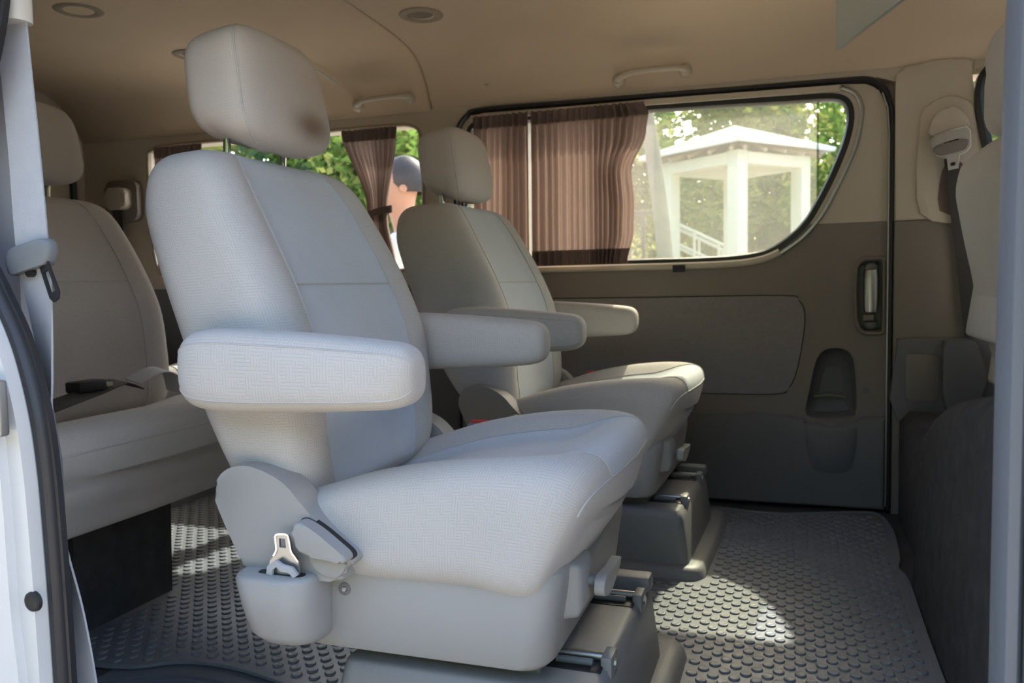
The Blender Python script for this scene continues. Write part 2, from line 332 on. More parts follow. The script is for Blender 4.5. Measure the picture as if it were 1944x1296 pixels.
pt = cat2([(0.262, 0.8132), (0.262, 1.16), (0.262, 1.205), (0.285, 1.228), (0.36, 1.233), (0.428, 1.234), (0.452, 1.222), (0.446, 1.19), (0.444, 1.13), (0.458, 1.05), (0.50, 0.92), (0.53, 0.8132)], 1)
prism('pillar_upper_trim', pt, YF - 0.012, YF + 0.09, 'beige', wall, bev=0.008, seg=3)
recess = cat2([(0.345, 0.955), (0.342, 1.06), (0.352, 1.095), (0.385, 1.113), (0.42, 1.10), (0.436, 1.06), (0.442, 0.955)], 4)
prism('belt_recess_trim', cat2([(0.325, 0.83), (0.322, 1.06), (0.335, 1.11), (0.382, 1.135), (0.432, 1.12), (0.452, 1.075), (0.462, 0.83)], 4), YF - 0.022, YF - 0.011, 'beige', wall, bev=0.003, seg=2)
prism('belt_slot', cat2([(0.372, 0.835), (0.376, 0.94), (0.40, 0.955), (0.43, 0.95), (0.447, 0.835)], 3), YF - 0.0228, YF - 0.0215, 'hem', wall)
prism('pillar_lower_trim', [(0.262, 0.0), (0.62, 0.0), (0.62, 0.813), (0.262, 0.813)], YF - 0.014, YF + 0.09, 'darktrim', wall, bev=0.006)
prism('access_surround', cat2([(0.272, 0.27), (0.272, 0.47), (0.285, 0.492), (0.40, 0.495), (0.47, 0.495), (0.49, 0.47), (0.50, 0.27)], 3), YF - 0.035, YF - 0.013, 'lowtrim', wall, bev=0.008, seg=3)
prism('access_cover', rr(0.293, 0.372, 0.325, 0.452, 0.01), YF - 0.040, YF - 0.0345, 'darktrim', wall, bev=0.003)
prism('reel_bulge', cat2([(0.382, 0.33), (0.380, 0.47), (0.392, 0.49), (0.44, 0.492), (0.462, 0.47), (0.482, 0.38), (0.45, 0.31), (0.41, 0.30)], 4), YF - 0.075, YF - 0.034, 'lowtrim', wall, bev=0.016, seg=3)
fw = cat2([(0.475, 0.84), (0.463, 1.06), (0.455, 1.14), (0.468, 1.185), (0.52, 1.198), (0.9, 1.2), (1.1, 1.19), (1.14, 1.1), (1.16, 0.84), (1.1, 0.80), (0.55, 0.80)], 4)
prism('front_door_trim', [(0.64, 0.0), (XFRONT, 0.0), (XFRONT, 1.2), (0.5, 1.2), (0.445, 1.2), (0.452, 1.05), (0.51, 0.86), (0.53, 0.815), (0.64, 0.815)], YF + 0.012, YF + 0.09, 'darktrim', wall, holes=[])
bpy.data.objects.remove(bpy.data.objects['front_door_trim'])
prism('front_door_trim', [(0.63, 0.0), (XFRONT, 0.0), (XFRONT, 0.80), (0.63, 0.80)], YF + 0.012, YF + 0.09, 'darktrim', wall)
sweep('front_window_rubber', [(x, YF - 0.02, z) for x, z in cat2([(0.53, 0.84), (0.49, 0.97), (0.468, 1.07), (0.462, 1.14), (0.475, 1.185), (0.515, 1.203), (0.7, 1.206), (1.2, 1.2)], 6, False)], [(-0.012, -0.02), (-0.012, 0.008), (0.0, 0.013), (0.012, 0.008), (0.012, -0.02)], 'seal', wall)
tag(link('window_3', prism_me('window_3', [(0.47, 0.80), (XFRONT, 0.80), (XFRONT, 1.21), (0.47, 1.21)], YF + 0.04, YF + 0.045), 'glass'), 'front door window glass at the far side', kind='structure')
w2 = empty('window_2'); tag(w2, 'rear quarter window glass at the far side', kind='structure')
prism('window_pane', [(-2.27, 0.70), (-1.70, 0.70), (-1.70, 1.205), (-2.27, 1.205)], YF + 0.045, YF + 0.05, 'glass', w2)
prism('window_pane', [(-1.715, 0.70), (-1.13, 0.70), (-1.13, 1.205), (-1.715, 1.205)], YF + 0.055, YF + 0.06, 'glass', w2)
sweep('weatherstrip', cat([(-1.03, YF - 0.004, 0.02), (-1.03, YF - 0.004, 0.6), (-1.026, YF - 0.004, 1.10), (-1.014, YF - 0.004, 1.165), (-0.985, YF - 0.004, 1.2), (-0.93, YF - 0.004, 1.215), (-0.6, YF - 0.004, 1.212), (-0.2, YF - 0.004, 1.207), (0.13, YF - 0.004, 1.203), (0.195, YF - 0.004, 1.199), (0.228, YF - 0.004, 1.178), (0.247, YF - 0.004, 1.135), (0.254, YF - 0.004, 1.05), (0.254, YF - 0.004, 0.6), (0.254, YF - 0.004, 0.01)], 6),
      [(-0.008, -0.02), (-0.008, 0.004), (-0.003, 0.011), (0.003, 0.011), (0.008, 0.004), (0.008, -0.02)], 'seal', wall)
prism('door_jamb', [(0.21, 0.0), (0.285, 0.0), (0.285, 1.235), (-1.04, 1.235), (-1.04, 1.195), (0.17, 1.188), (0.21, 1.14)], YF + 0.056, YF + 0.09, 'beige', wall)
sweep('reveal_strip', [(0.2475, YF - 0.012, z) for z in (0.02, 0.4, 0.8, 1.05)] + [(0.243, YF - 0.012, 1.12), (0.23, YF - 0.012, 1.16)], [(-0.0018, -0.003), (-0.0018, 0.003), (0.0018, 0.003), (0.0018, -0.003)], 'steel', wall)

# far sliding door
glass_o = [(-1.005, 1.10), (-0.985, 1.15), (-0.93, 1.178), (-0.6, 1.181), (-0.409, 1.180), (-0.152, 1.174), (-0.009, 1.170), (0.085, 1.168), (0.128, 1.160), (0.149, 1.138), (0.154, 1.099), (0.144, 1.043), (0.124, 0.986), (0.097, 0.923), (0.056, 0.844), (0.036, 0.815), (0.007, 0.784), (-0.043, 0.748), (-0.094, 0.730), (-0.182, 0.721), (-0.304, 0.719), (-0.461, 0.719), (-0.744, 0.719), (-0.95, 0.72), (-0.992, 0.75), (-1.003, 0.815)]
door = empty('door_1'); tag(door, 'far sliding door of the van with a wide side window', kind='structure')
lowp = [(-1.02, 0.008), (0.246, 0.008), (0.246, 0.812)] + [p for p in glass_o if p[1] <= 0.816] + [(-1.02, 0.812)]
lowp = [(-1.02, 0.008), (0.246, 0.008), (0.246, 0.813)] + glass_o[15:26] + [(-1.02, 0.813)]
pocket = cat2([(0.038, 0.275), (0.047, 0.343), (0.062, 0.419), (0.079, 0.452), (0.107, 0.464), (0.141, 0.460), (0.162, 0.435), (0.169, 0.375), (0.171, 0.285), (0.149, 0.268), (0.08, 0.262)], 4)
hnd = cat2([(0.165, 0.612), (0.168, 0.686), (0.184, 0.710), (0.21, 0.713), (0.236, 0.712), (0.240, 0.68), (0.240, 0.54), (0.237, 0.508), (0.21, 0.505), (0.189, 0.507), (0.171, 0.531)], 4)
prism('door_lower_panel', lowp, YF, YF + 0.05, 'darktrim', door, holes=[pocket, hnd])
upp = [(-1.02, 0.8145), (-1.02, 1.14), (-1.005, 1.178), (-0.975, 1.198), (-0.93, 1.206), (0.13, 1.195), (0.19, 1.19), (0.222, 1.17), (0.24, 1.13), (0.246, 1.05), (0.246, 0.8145)] + [(0.0355, 0.8145)] + glass_o[14::-1] + [(-1.003, 0.8145)]
prism('door_upper_frame', upp, YF, YF + 0.05, 'beige', door)
ins = cat2([(-0.86, 0.608), (-0.80, 0.613), (-0.40, 0.613), (-0.03, 0.613), (0.014, 0.600), (0.032, 0.562), (0.026, 0.479), (0.008, 0.388), (-0.013, 0.348), (-0.05, 0.331), (-0.3, 0.329), (-0.80, 0.329), (-0.87, 0.35), (-0.885, 0.45), (-0.88, 0.56)], 4)
prism('cloth_insert', ins, YF - 0.006, YF - 0.0005, 'cloth', door, bev=0.004)
sweep('insert_groove', [(x, YF - 0.0005, z) for x, z in ins], [(-0.0035, -0.002), (-0.0035, 0.0015), (0.0035, 0.0015), (0.0035, -0.002)], 'black', door, closed=True)
led = [(-1.02, 0.012), (0.2455, 0.012), (0.2455, 0.273), (0.19, 0.271), (0.172, 0.262), (0.155, 0.250), (0.10, 0.246), (0.06, 0.248), (0.035, 0.262), (0.0, 0.270), (-0.06, 0.273), (-1.02, 0.273)]
prism('door_lower_ledge', led, YF - 0.028, YF - 0.0005, 'lowtrim', door, bev=0.012, seg=4)
pf = cat2([(0.045, 0.15), (0.035, 0.21), (0.038, 0.246), (0.07, 0.247), (0.10, 0.246), (0.14, 0.247), (0.170, 0.248), (0.173, 0.21), (0.165, 0.15), (0.145, 0.115), (0.065, 0.115)], 4)
def shrink(o, k, cx=0.104, cz=0.225): return [(cx + (p[0] - cx) * k, cz + (p[1] - cz) * k) for p in o]
loft('pocket_front', [[Vector((x, y, z)) for x, z in shrink(pf, k)] for k, y in ((1.0, YF - 0.0275), (0.97, YF - 0.029), (0.88, YF - 0.033), (0.75, YF - 0.037), (0.58, YF - 0.0395), (0.35, YF - 0.0405))], 'lowtrim', door)
# pocket bowl: lofted inwards from the opening
def inset(o, k, dz=0.0):
    cx = sum(p[0] for p in o) / len(o); cz = sum(p[1] for p in o) / len(o); return [(cx + (p[0] - cx) * k, cz + (p[1] - cz) * k + dz) for p in o]
bs = [[Vector((x, y, z)) for x, z in inset(pocket, k, dz)] for k, y, dz in ((1.0, YF - 0.001, 0), (0.97, YF + 0.01, 0), (0.90, YF + 0.04, -0.004), (0.78, YF + 0.062, -0.012), (0.5, YF + 0.07, -0.012))]
pb = loft('bottle_pocket', bs, 'lowtrim', door, cap=False)
f2 = pyd('pocket_back', bs[-1], [tuple(range(len(bs[-1])))]); link('pocket_back', f2, 'lowtrim', pb)
sweep('pocket_shelf', [(0.06, YF + 0.05, 0.318), (0.10, YF + 0.046, 0.326), (0.148, YF + 0.05, 0.318)], [(-0.003, -0.01), (-0.003, 0.004), (0.003, 0.004), (0.003, -0.01)], 'darktrim', pb)
# inside handle
hb = [[Vector((x, y, z)) for x, z in inset(hnd, k)] for k, y in ((1.0, YF - 0.001), (0.93, YF + 0.006), (0.86, YF + 0.03), (0.5, YF + 0.032))]
ho = loft('handle_recess', hb, 'lowtrim', door, cap=False); link('recess_back', pyd('recess_back', hb[-1], [tuple(range(len(hb[-1])))]), 'lowtrim', ho)
sweep('handle_bezel', [(x, YF - 0.002, z) for x, z in hnd], [(-0.005, -0.004), (-0.004, 0.005), (0.0, 0.008), (0.004, 0.005), (0.005, -0.004)], 'darktrim', ho, closed=True)
tube('pull_lever', [(0.207, YF + 0.004, z) for z in (0.565, 0.575, 0.6, 0.63, 0.66, 0.675, 0.682)], [0.017, 0.019, 0.02, 0.02, 0.02, 0.019, 0.017], 'steel', ho, 18, 0.7)
tube('lever_pivot', [(0.207, YF + 0.008, z) for z in (0.684, 0.69, 0.698, 0.703)], [0.018, 0.018, 0.014, 0.008], 'lowtrim', ho, 14, 0.7)
box('lock_slider', 0.186, 0.215, YF - 0.004, YF + 0.016, 0.541, 0.558, 'darktrim', ho, 0.003)
tube('lower_pivot', [(0.207, YF + 0.008, z) for z in (0.536, 0.53, 0.522, 0.517)], [0.018, 0.018, 0.014, 0.008], 'lowtrim', ho, 14, 0.7)
prism('round_emblem', rr(0.186, 0.206, 0.335, 0.355, 0.006), YF - 0.0012, YF, 'lowtrim', door)
# window rubber, light trims, curtain rail, panes
gl = cat2(glass_o, 3)
sweep('glass_rubber', [(x, YF + 0.012, z) for x, z in gl], [(-0.012, -0.02), (-0.012, 0.004), (-0.006, 0.013), (0.008, 0.013), (0.013, 0.006), (0.013, -0.02)], 'seal', door, closed=True)
right = [(v.x, v.z) for v in cat([(0.122, 0, 1.186), (0.160, 0, 1.166), (0.178, 0, 1.125), (0.175, 0, 1.075), (0.163, 0, 1.02), (0.140, 0, 0.962), (0.111, 0, 0.900), (0.075, 0, 0.834), (0.028, 0, 0.778), (-0.032, 0, 0.734)], 5)]
sweep('curved_window_trim', [(x, YF - 0.006, z) for x, z in right], [(-0.006, -0.008), (-0.006, 0.003), (-0.002, 0.008), (0.003, 0.008), (0.006, 0.003), (0.006, -0.008)], 'steel', door)
sill = [(v.x, v.z) for v in cat([(-0.035, 0, 0.739), (-0.07, 0, 0.724), (-0.115, 0, 0.714), (-0.18, 0, 0.709), (-0.3, 0, 0.707), (-0.6, 0, 0.707), (-0.99, 0, 0.707)], 5)]
sweep('sill_trim', [(x, YF - 0.004, z) for x, z in sill], [(-0.010, -0.006), (-0.010, 0.004), (-0.005, 0.009), (0.005, 0.009), (0.010, 0.004), (0.010, -0.006)], 'beige', door)
sweep('curtain_rail', [(x, YF - 0.006, 1.191 - 0.0075 * max(0, (x + 0.4)) / 0.5) for x in (-0.97, -0.7, -0.4, -0.2, 0.0, 0.125)], [(-0.008, -0.006), (-0.008, 0.008), (0.008, 0.008), (0.008, -0.006)], 'beige', door)
prism('window_pane', [(-1.02, 0.70), (0.066, 0.70), (0.066, 1.195), (-1.02, 1.195)], YF + 0.036, YF + 0.041, 'haze', door)
prism('window_pane', [(-0.40, 0.70), (0.19, 0.70), (0.19, 1.195), (-0.40, 1.195)], YF + 0.055, YF + 0.059, 'glass', door)
prism('pane_edge', [(0.064, 0.72), (0.070, 0.72), (0.070, 1.18), (0.064, 1.18)], YF + 0.035, YF + 0.042, glass('pane_edge_glass', (0.66, 0.68, 0.62), 0.0), door)
prism('door_skin', [(-1.02, -0.35), (0.27, -0.35), (0.27, 0.69), (-1.02, 0.69)], YF + 0.09, YF + 0.11, 'white', door)

# rear and front ends, near side body with the open doorway
wr = empty('wall_rear'); tag(wr, 'rear end of the van with tailgate trim', kind='structure')
prism('tailgate_trim', [(0.66, -0.1), (2.6, -0.1), (2.6, 1.44), (0.66, 1.44)], XR - 0.06, XR - 0.012, 'beige', wr, axis='X', holes=[cat2([(0.95, 0.75), (1.62, 0.73), (2.29, 0.75), (2.36, 0.85), (2.33, 1.15), (2.25, 1.22), (1.62, 1.25), (0.99, 1.22), (0.91, 1.15), (0.88, 0.85)], 3)])
sweep('tailgate_seal', cat([(XR - 0.006, y, z) for y, z in ((2.44, 0.1), (2.45, 0.6), (2.452, 1.0), (2.45, 1.16), (2.425, 1.235), (2.35, 1.295), (2.22, 1.318), (1.62, 1.33), (1.02, 1.318), (0.89, 1.295), (0.80, 1.2), (0.79, 0.6), (0.8, 0.1))], 6), [(-0.012, -0.01), (-0.012, 0.008), (0.0, 0.016), (0.012, 0.008), (0.012, -0.01)], 'seal', wr, up=Vector((1, 0, 0)))
tag(prism('window_4', [(0.85, 0.7), (2.39, 0.7), (2.39, 1.27), (0.85, 1.27)], XR - 0.045, XR - 0.04, 'tint', axis='X'), 'dark tinted rear window glass', kind='structure')
wf = empty('wall_front'); tag(wf, 'front bulkhead of the van below the windscreen', kind='structure')
prism('dashboard_wall', [(0.70, -0.1), (2.6, -0.1), (2.6, 0.72), (0.70, 0.72)], XFRONT + 0.02, XFRONT + 0.08, 'lowtrim', wf, axis='X')
tag(prism('window_5', [(0.74, 0.72), (2.5, 0.72), (2.5, 1.3), (0.74, 1.3)], XFRONT + 0.04, XFRONT + 0.045, 'dimmed', axis='X'), 'windscreen glass at the front of the van', kind='structure')
wn_ = empty('wall_near'); tag(wn_, 'near side body of the van around the open sliding doorway', kind='structure')
sealp = [(v.x, v.y, v.z) for v in cat([(-0.829, YN, -0.30), (-0.829, YN, 0.19), (-0.832, YN, 0.384), (-0.837, YN, 0.478), (-0.848, YN, 0.547), (-0.867, YN, 0.61), (-0.898, YN, 0.670), (-0.925, YN, 0.72), (-0.945, YN, 0.80), (-0.928, YN, 0.86), (-0.898, YN, 0.92), (-0.872, YN, 0.995), (-0.85, YN, 1.12), (-0.84, YN, 1.22)], 6)]
body = [(XR, -0.35), (-0.835, -0.35), (-0.835, 0.19)] + [(p[0] - 0.006, p[2]) for p in sealp if p[2] > 0.2] + [(XR, 1.24)]
prism('rear_body_side', body, YN - 0.03, YN + 0.002, 'white', wn_, bev=0.006)
prism('body_crease', cat2([(-1.0, -0.3), (-0.865, -0.3), (-0.86, 0.10), (-0.853, 0.20), (-0.858, 0.27), (-0.860, 0.33), (-0.862, 0.45), (-0.872, 0.55), (-0.90, 0.62), (-1.0, 0.66)], 3), YN - 0.042, YN - 0.029, 'white', wn_, bev=0.012, seg=4)
sweep('doorway_weatherstrip', sealp, [(-0.010, -0.002), (-0.009, 0.008), (-0.004, 0.013), (0.003, 0.013), (0.007, 0.008), (0.008, 0.0), (0.008, -0.003)], 'seal', wn_)
sweep('weatherstrip_lip', [(x + 0.006, y + 0.004, z) for x, y, z in sealp], [(-0.004, -0.003), (-0.004, 0.008), (0.005, 0.005), (0.005, -0.003)], 'seal', wn_)
lathe('rubber_plug', [(0.0005, 0.0), (0.006, 0.0), (0.009, 0.0012), (0.0115, 0.0), (0.0125, -0.004)], 'black', wn_, 24, Matrix.Translation((-0.838, YN - 0.0315, 0.303)) @ Matrix.Rotation(pi / 2, 4, 'X'))
st = box('door_striker', -0.90, -0.842, YN - 0.055, YN - 0.041, 0.500, 0.565, 'steel', wn_, 0.004)
box('striker_lip', -0.89, -0.840, YN - 0.061, YN - 0.054, 0.537, 0.562, 'chrome', st, 0.003)
prism('pillar_inner_trim', [(-1.25, 0.45), (-0.924, 0.45), (-0.922, 0.62), (-0.918, 1.0), (-0.91, 1.24), (-1.25, 1.24)], 0.79, 0.815, 'pillarpaint', wn_, bev=0.006)
prism('lower_inner_trim', [(XR, 0.0), (-0.885, 0.0), (-0.885, 0.45), (-0.90, 0.55), (-0.94, 0.62), (XR, 0.62)], 0.79, 0.805, 'lowtrim', wn_, bev=0.004)
prism('rear_side_trim', [(XR, 0.60), (-1.0, 0.60), (-1.0, 1.24), (XR, 1.24)], 0.775, 0.789, 'beige', wn_)
prism('front_body_pillar', [(0.172, -0.35), (XFRONT, -0.35), (XFRONT, 0.8), (0.36, 0.8), (0.33, 1.26), (0.185, 1.26), (0.178, 0.8)], YN - 0.02, YN + 0.03, 'pillarpaint', wn_, bev=0.008)
sweep('front_weatherstrip', cat([(0.165, YN, -0.3), (0.165, YN, 0.3), (0.166, YN, 0.7), (0.170, YN, 0.95), (0.18, YN, 1.24)], 6), [(-0.009, -0.02), (-0.009, 0.004), (-0.004, 0.012), (0.004, 0.012), (0.009, 0.004), (0.009, -0.02)], 'step', wn_)
tag(prism('window_6', [(0.345, 0.78), (XFRONT, 0.78), (XFRONT, 1.24), (0.325, 1.24)], YN, YN + 0.005, 'dimmed'), 'front door window glass at the near side', kind='structure')
box('header_rail', -0.93, XFRONT, YN - 0.03, YN + 0.05, 1.225, 1.33, 'white', wn_, 0.01)
box('sill_rail', -0.86, 0.2, YN - 0.02, YN + 0.06, -0.35, -0.12, 'white', wn_, 0.01)

# ------------------------------------------------------------------ seats
SX = 0.45     # seat origin sits below the cushion; shapes are given in the near seat's van coordinates and moved by SX
def V(x, y, z): return Vector((x + SX, y, z))
def backrest(parent, w=1.0, thick=0.0, centre='insert'):
    keys = [(-0.655, .345, -0.715, .350, .175), (-0.622, .372, -0.745, .380, .215), (-0.613, .42, -0.765, .42, .231), (-0.616, .50, -0.802, .50, .237), (-0.627, .590, -0.830, .585, .239),
            (-0.655, .665, -0.856, .655, .237), (-0.687, .728, -0.878, .72, .233), (-0.716, .780, -0.894, .770, .226), (-0.742, .824, -0.896, .812, .215), (-0.764, .849, -0.890, .840, .200), (-0.790, .864, -0.872, .859, .172), (-0.818, .869, -0.840, .868, .115)]
    rows = keyed(keys, 48); N = 72; secs = []
    for j, (xf, zf, xb, zb, hw) in enumerate(rows):
        hw *= w; s = j / 48; xb -= thick * min(1, s * 3); bd = 0.030 * min(1, s * 5) * min(1, (1 - s) * 4); lp = []
        for k in range(N):
            a = 2 * pi * k / N; yy = sgp(cos(a), 0.36); t = 0.5 + 0.5 * sgp(sin(a), 0.46)
            y = hw * yy; x = xb + (xf - xb) * t; z = zb + (zf - zb) * t
            if t > 0.5:
                q = abs(yy); g = 1 - min(1, max(0, (q - 0.42) / 0.42)); g = g * g * (3 - 2 * g); x -= bd * g * (t - 0.5) * 2
            lp.append(V(x, y, z))
        secs.append(lp)
    def fm(i, k):
        a = 2 * pi * (k + .5) / N; return 1 if (sin(a) > 0 and abs(sgp(cos(a), 0.36)) < 0.62 and 3 < i < 46) else 0
    b = loft('backrest', secs, None, parent, ['fabric', centre], fm)
    ks = [k for k in range(N) if sin(2 * pi * k / N) > 0]
    kn = min(ks, key=lambda k: abs(sgp(cos(2 * pi * k / N), 0.36) - 0.62)); kp = min(ks, key=lambda k: abs(sgp(cos(2 * pi * k / N), 0.36) + 0.62))
    for k in (kn, kp): tube('seam', [secs[i][k] + Vector((0.0004, 0, 0)) for i in range(4, 46)], 0.0016, 'seam', b, 6)
    i0 = 22; tube('seam', [secs[i0][k] + Vector((0.0004, 0, 0)) for k in range(min(kn, kp), max(kn, kp) + 1)], 0.0016, 'seam', b, 6)
    k2 = [k for k in range(N) if abs(sin(2 * pi * k / N)) > 0]
    return b
def cushion_secs(w=1.0, N=72, y0=0.0, dish=0.050):
    #        xtop   xbot   ztop  zbot  hw
    keys = [(-.700, -.690, .365, .300, .190), (-.650, -.660, .383, .280, .222), (-.600, -.610, .400, .273, .236), (-.519, -.530, .427, .262, .242), (-.44, -.45, .444, .262, .245), (-.37, -.385, .453, .262, .246), (-.31, -.345, .456, .254, .245), (-.275, -.325, .453, .252, .243), (-.252, -.314, .446, .253, .239), (-.238, -.304, .434, .260, .232), (-.232, -.286, .416, .292, .220), (-.233, -.268, .392, .318, .195), (-.237, -.250, .366, .345, .13)]
    secs = []
    for (xt, xb, zt, zb, hw) in keyed(keys, 48):
        lp = []
        for k in range(N):
            a = 2 * pi * k / N; yy = sgp(cos(a), 0.36); t = 0.5 + 0.5 * sgp(sin(a), 0.50); y = hw * w * yy
            x = xb + (xt - xb) * t + 0.020 * max(0, (xt + .52) / .3) * (1 - yy * yy); z = zb + (zt - zb) * t
            if t > 0.5:
                q = abs(yy); g = 1 - min(1, max(0, (q - 0.46) / 0.40)); g = g * g * (3 - 2 * g); fr = min(1, max(0.0, (-.230 - xt) / .14)); fr = fr * fr * (3 - 2 * fr); z -= dish * g * (t - .5) * 2 * fr
            lp.append(V(x, y + y0, z))
        secs.append(lp)
    return secs
def cushion(parent, name='seat_cushion', w=1.0, y0=0.0, dish=0.050):
    N = 72; secs = cushion_secs(w, N, y0, dish)
    def fm(i, k):
        a = 2 * pi * (k + .5) / N; return 1 if (sin(a) > 0 and abs(sgp(cos(a), 0.36)) < 0.60 and i < 41) else 0
    c = loft(name, secs, None, parent, ['fabric', 'insert'], fm)
    ks = [k for k in range(N) if sin(2 * pi * k / N) > 0]
    kn = min(ks, key=lambda k: abs(sgp(cos(2 * pi * k / N), 0.36) - 0.60)); kp = min(ks, key=lambda k: abs(sgp(cos(2 * pi * k / N), 0.36) + 0.60))
    for k in (kn, kp): tube('seam', [secs[i][k] + Vector((0, 0, 0.0003)) for i in range(6, 42)], 0.0016, 'seam', c, 6)
    tube('seam', [secs[41][k] + Vector((0.0003, 0, 0.0003)) for k in range(2, 35)], 0.0016, 'seam', c, 6)
    tube('seam', [secs[i][N - 1 - 0] + Vector((0, 0, 0)) for i in range(8, 42)], 0.001, 'seam', c, 6)
    return c
def superell(name, c, h, tilt, mat, parent, e1=0.62, e2=0.66, nu=48, nv=28, pinch=0.0, notch=0.0):
    secs = []
    for j in range(nv + 1):
        p = -pi / 2 + pi * j / nv; p = max(-pi / 2 + 0.03, min(pi / 2 - 0.03, p)); cz = sgp(sin(p), e1); cr = abs(cos(p)) ** e1; lp = []
        for k in range(nu):
            a = 2 * pi * k / nu; x = h[0] * cr * sgp(sin(a), e2) ; y = h[1] * cr * sgp(cos(a), e2) * (1 - pinch * (cz * .5 + .5)); z = h[2] * cz
            if notch and cz < 0: z += notch * min(1, -cz * 1.6) * max(0, min(1, (0.15 - sgp(sin(a), e2)) * 2.2))
            x2 = x * cos(tilt) - z * sin(tilt); z2 = x * sin(tilt) + z * cos(tilt); lp.append(V(c[0] + x2, c[1] + y, c[2] + z2))
        secs.append(lp)
    return loft(name, secs, mat, parent), secs
def headrest(parent, mat='headrest', dx=0.0, dz=0.0, tilt=0.16):
    h, secs = superell('headrest', (-0.822 + dx, 0, 0.972 + dz), (0.062, 0.136, 0.095), tilt, mat, parent, 0.50, 0.46, 56, 32, 0.10, 0.018)
    for sgn in (1, -1):
        kk = min(range(56), key=lambda k: abs(sgp(cos(2 * pi * k / 56), 0.46) - sgn * 0.93) + (0 if sin(2 * pi * k / 56) > 0 else 9))
        tube('seam', [s[kk] + Vector((0.0004, sgn * 0.0003, 0)) for s in secs[3:30]], 0.0013, 'seam', h, 6)
        tube('headrest_post', [V(-0.838 + dx * .5, sgn * 0.075, 0.83), V(-0.832 + dx, sgn * 0.075, 0.92 + dz)], 0.006, 'chrome', h, 10)
        lathe('post_collar', [(0.001, 0.010), (0.010, 0.010), (0.013, 0.006), (0.014, -0.01)], 'plastic_dark', h, 16, Matrix.Translation(V(-0.838, sgn * 0.075, 0.853)))
    return h
def armrest(parent, sgn):
    keys = [(-.760, .558, .002, .002), (-.757, .558, .030, .022), (-.745, .558, .045, .031), (-.722, .558, .052, .036), (-.68, .557, .054, .038), (-.60, .556, .051, .038), (-.52, .555, .046, .038), (-.47, .554, .042, .037), (-.447, .554, .039, .035), (-.432, .554, .033, .030), (-.423, .554, .021, .020), (-.421, .554, .002, .002)]
    secs = []; N = 40
    for (x, zc, hz, hy) in keyed(keys, 55):
        secs.append([V(x, sgn * 0.274 + hy * sgp(cos(2 * pi * k / N), 0.62), zc + hz * sgp(sin(2 * pi * k / N), 0.72)) for k in range(N)])
    a = loft('armrest', secs, 'arm', parent)
    for k in (4 if sgn > 0 else 16,): tube('seam', [s[k] for s in secs[6:50]], 0.0011, 'seam', a, 6)
    k = 24 if sgn < 0 else 36; tube('seam', [s[k] for s in secs[6:50]], 0.0011, 'seam', a, 6)
    lathe('arm_pivot', [(0.001, 0), (0.03, 0), (0.03, 0.03), (0.001, 0.03)], 'plastic_dark', a, 20, Matrix.Translation(V(-0.70, sgn * 0.245 - (0.015), 0.55)) @ Matrix.Rotation(-pi / 2, 4, 'X'))
    return a
def SO(o): return [(x + SX, z) for x, z in o]
def hinge_cover(parent, sgn, detail):
    out = cat2([(-.737, .387), (-.728, .411), (-.708, .425), (-.68, .428), (-.648, .419), (-.622, .404), (-.597, .378), (-.57, .353), (-.545, .334), (-.526, .319), (-.530, .308), (-.544, .301), (-.549, .285), (-.62, .284), (-.690, .287), (-.705, .314), (-.724, .352)], 4)
    ya, yb = (-0.262, -0.215) if sgn < 0 else (0.262, 0.215)
    c = link('hinge_cover', prism_me('hinge_cover', SO(out), ya, yb, bev=0.013, seg=4), 'plastic', parent)
    if detail:
        lv = cat2([(-.602, .357), (-.591, .365), (-.57, .356), (-.546, .340), (-.528, .326), (-.530, .317), (-.55, .320), (-.594, .327)], 4)
        link('lever_gap', prism_me('lever_gap', SO(inset(lv, 1.035)), -0.2635, -0.255), 'black', c)
        link('recline_lever', prism_me('recline_lever', SO(lv), -0.285, -0.258, bev=0.009, seg=4), 'plastic', c)
        link('lever_scoop', prism_me('lever_scoop', SO(cat2([(-.592, .318), (-.55, .311), (-.536, .31), (-.549, .292), (-.575, .294)], 4)), -0.266, -0.2615, bev=0.002), 'plastic', c)
    return c
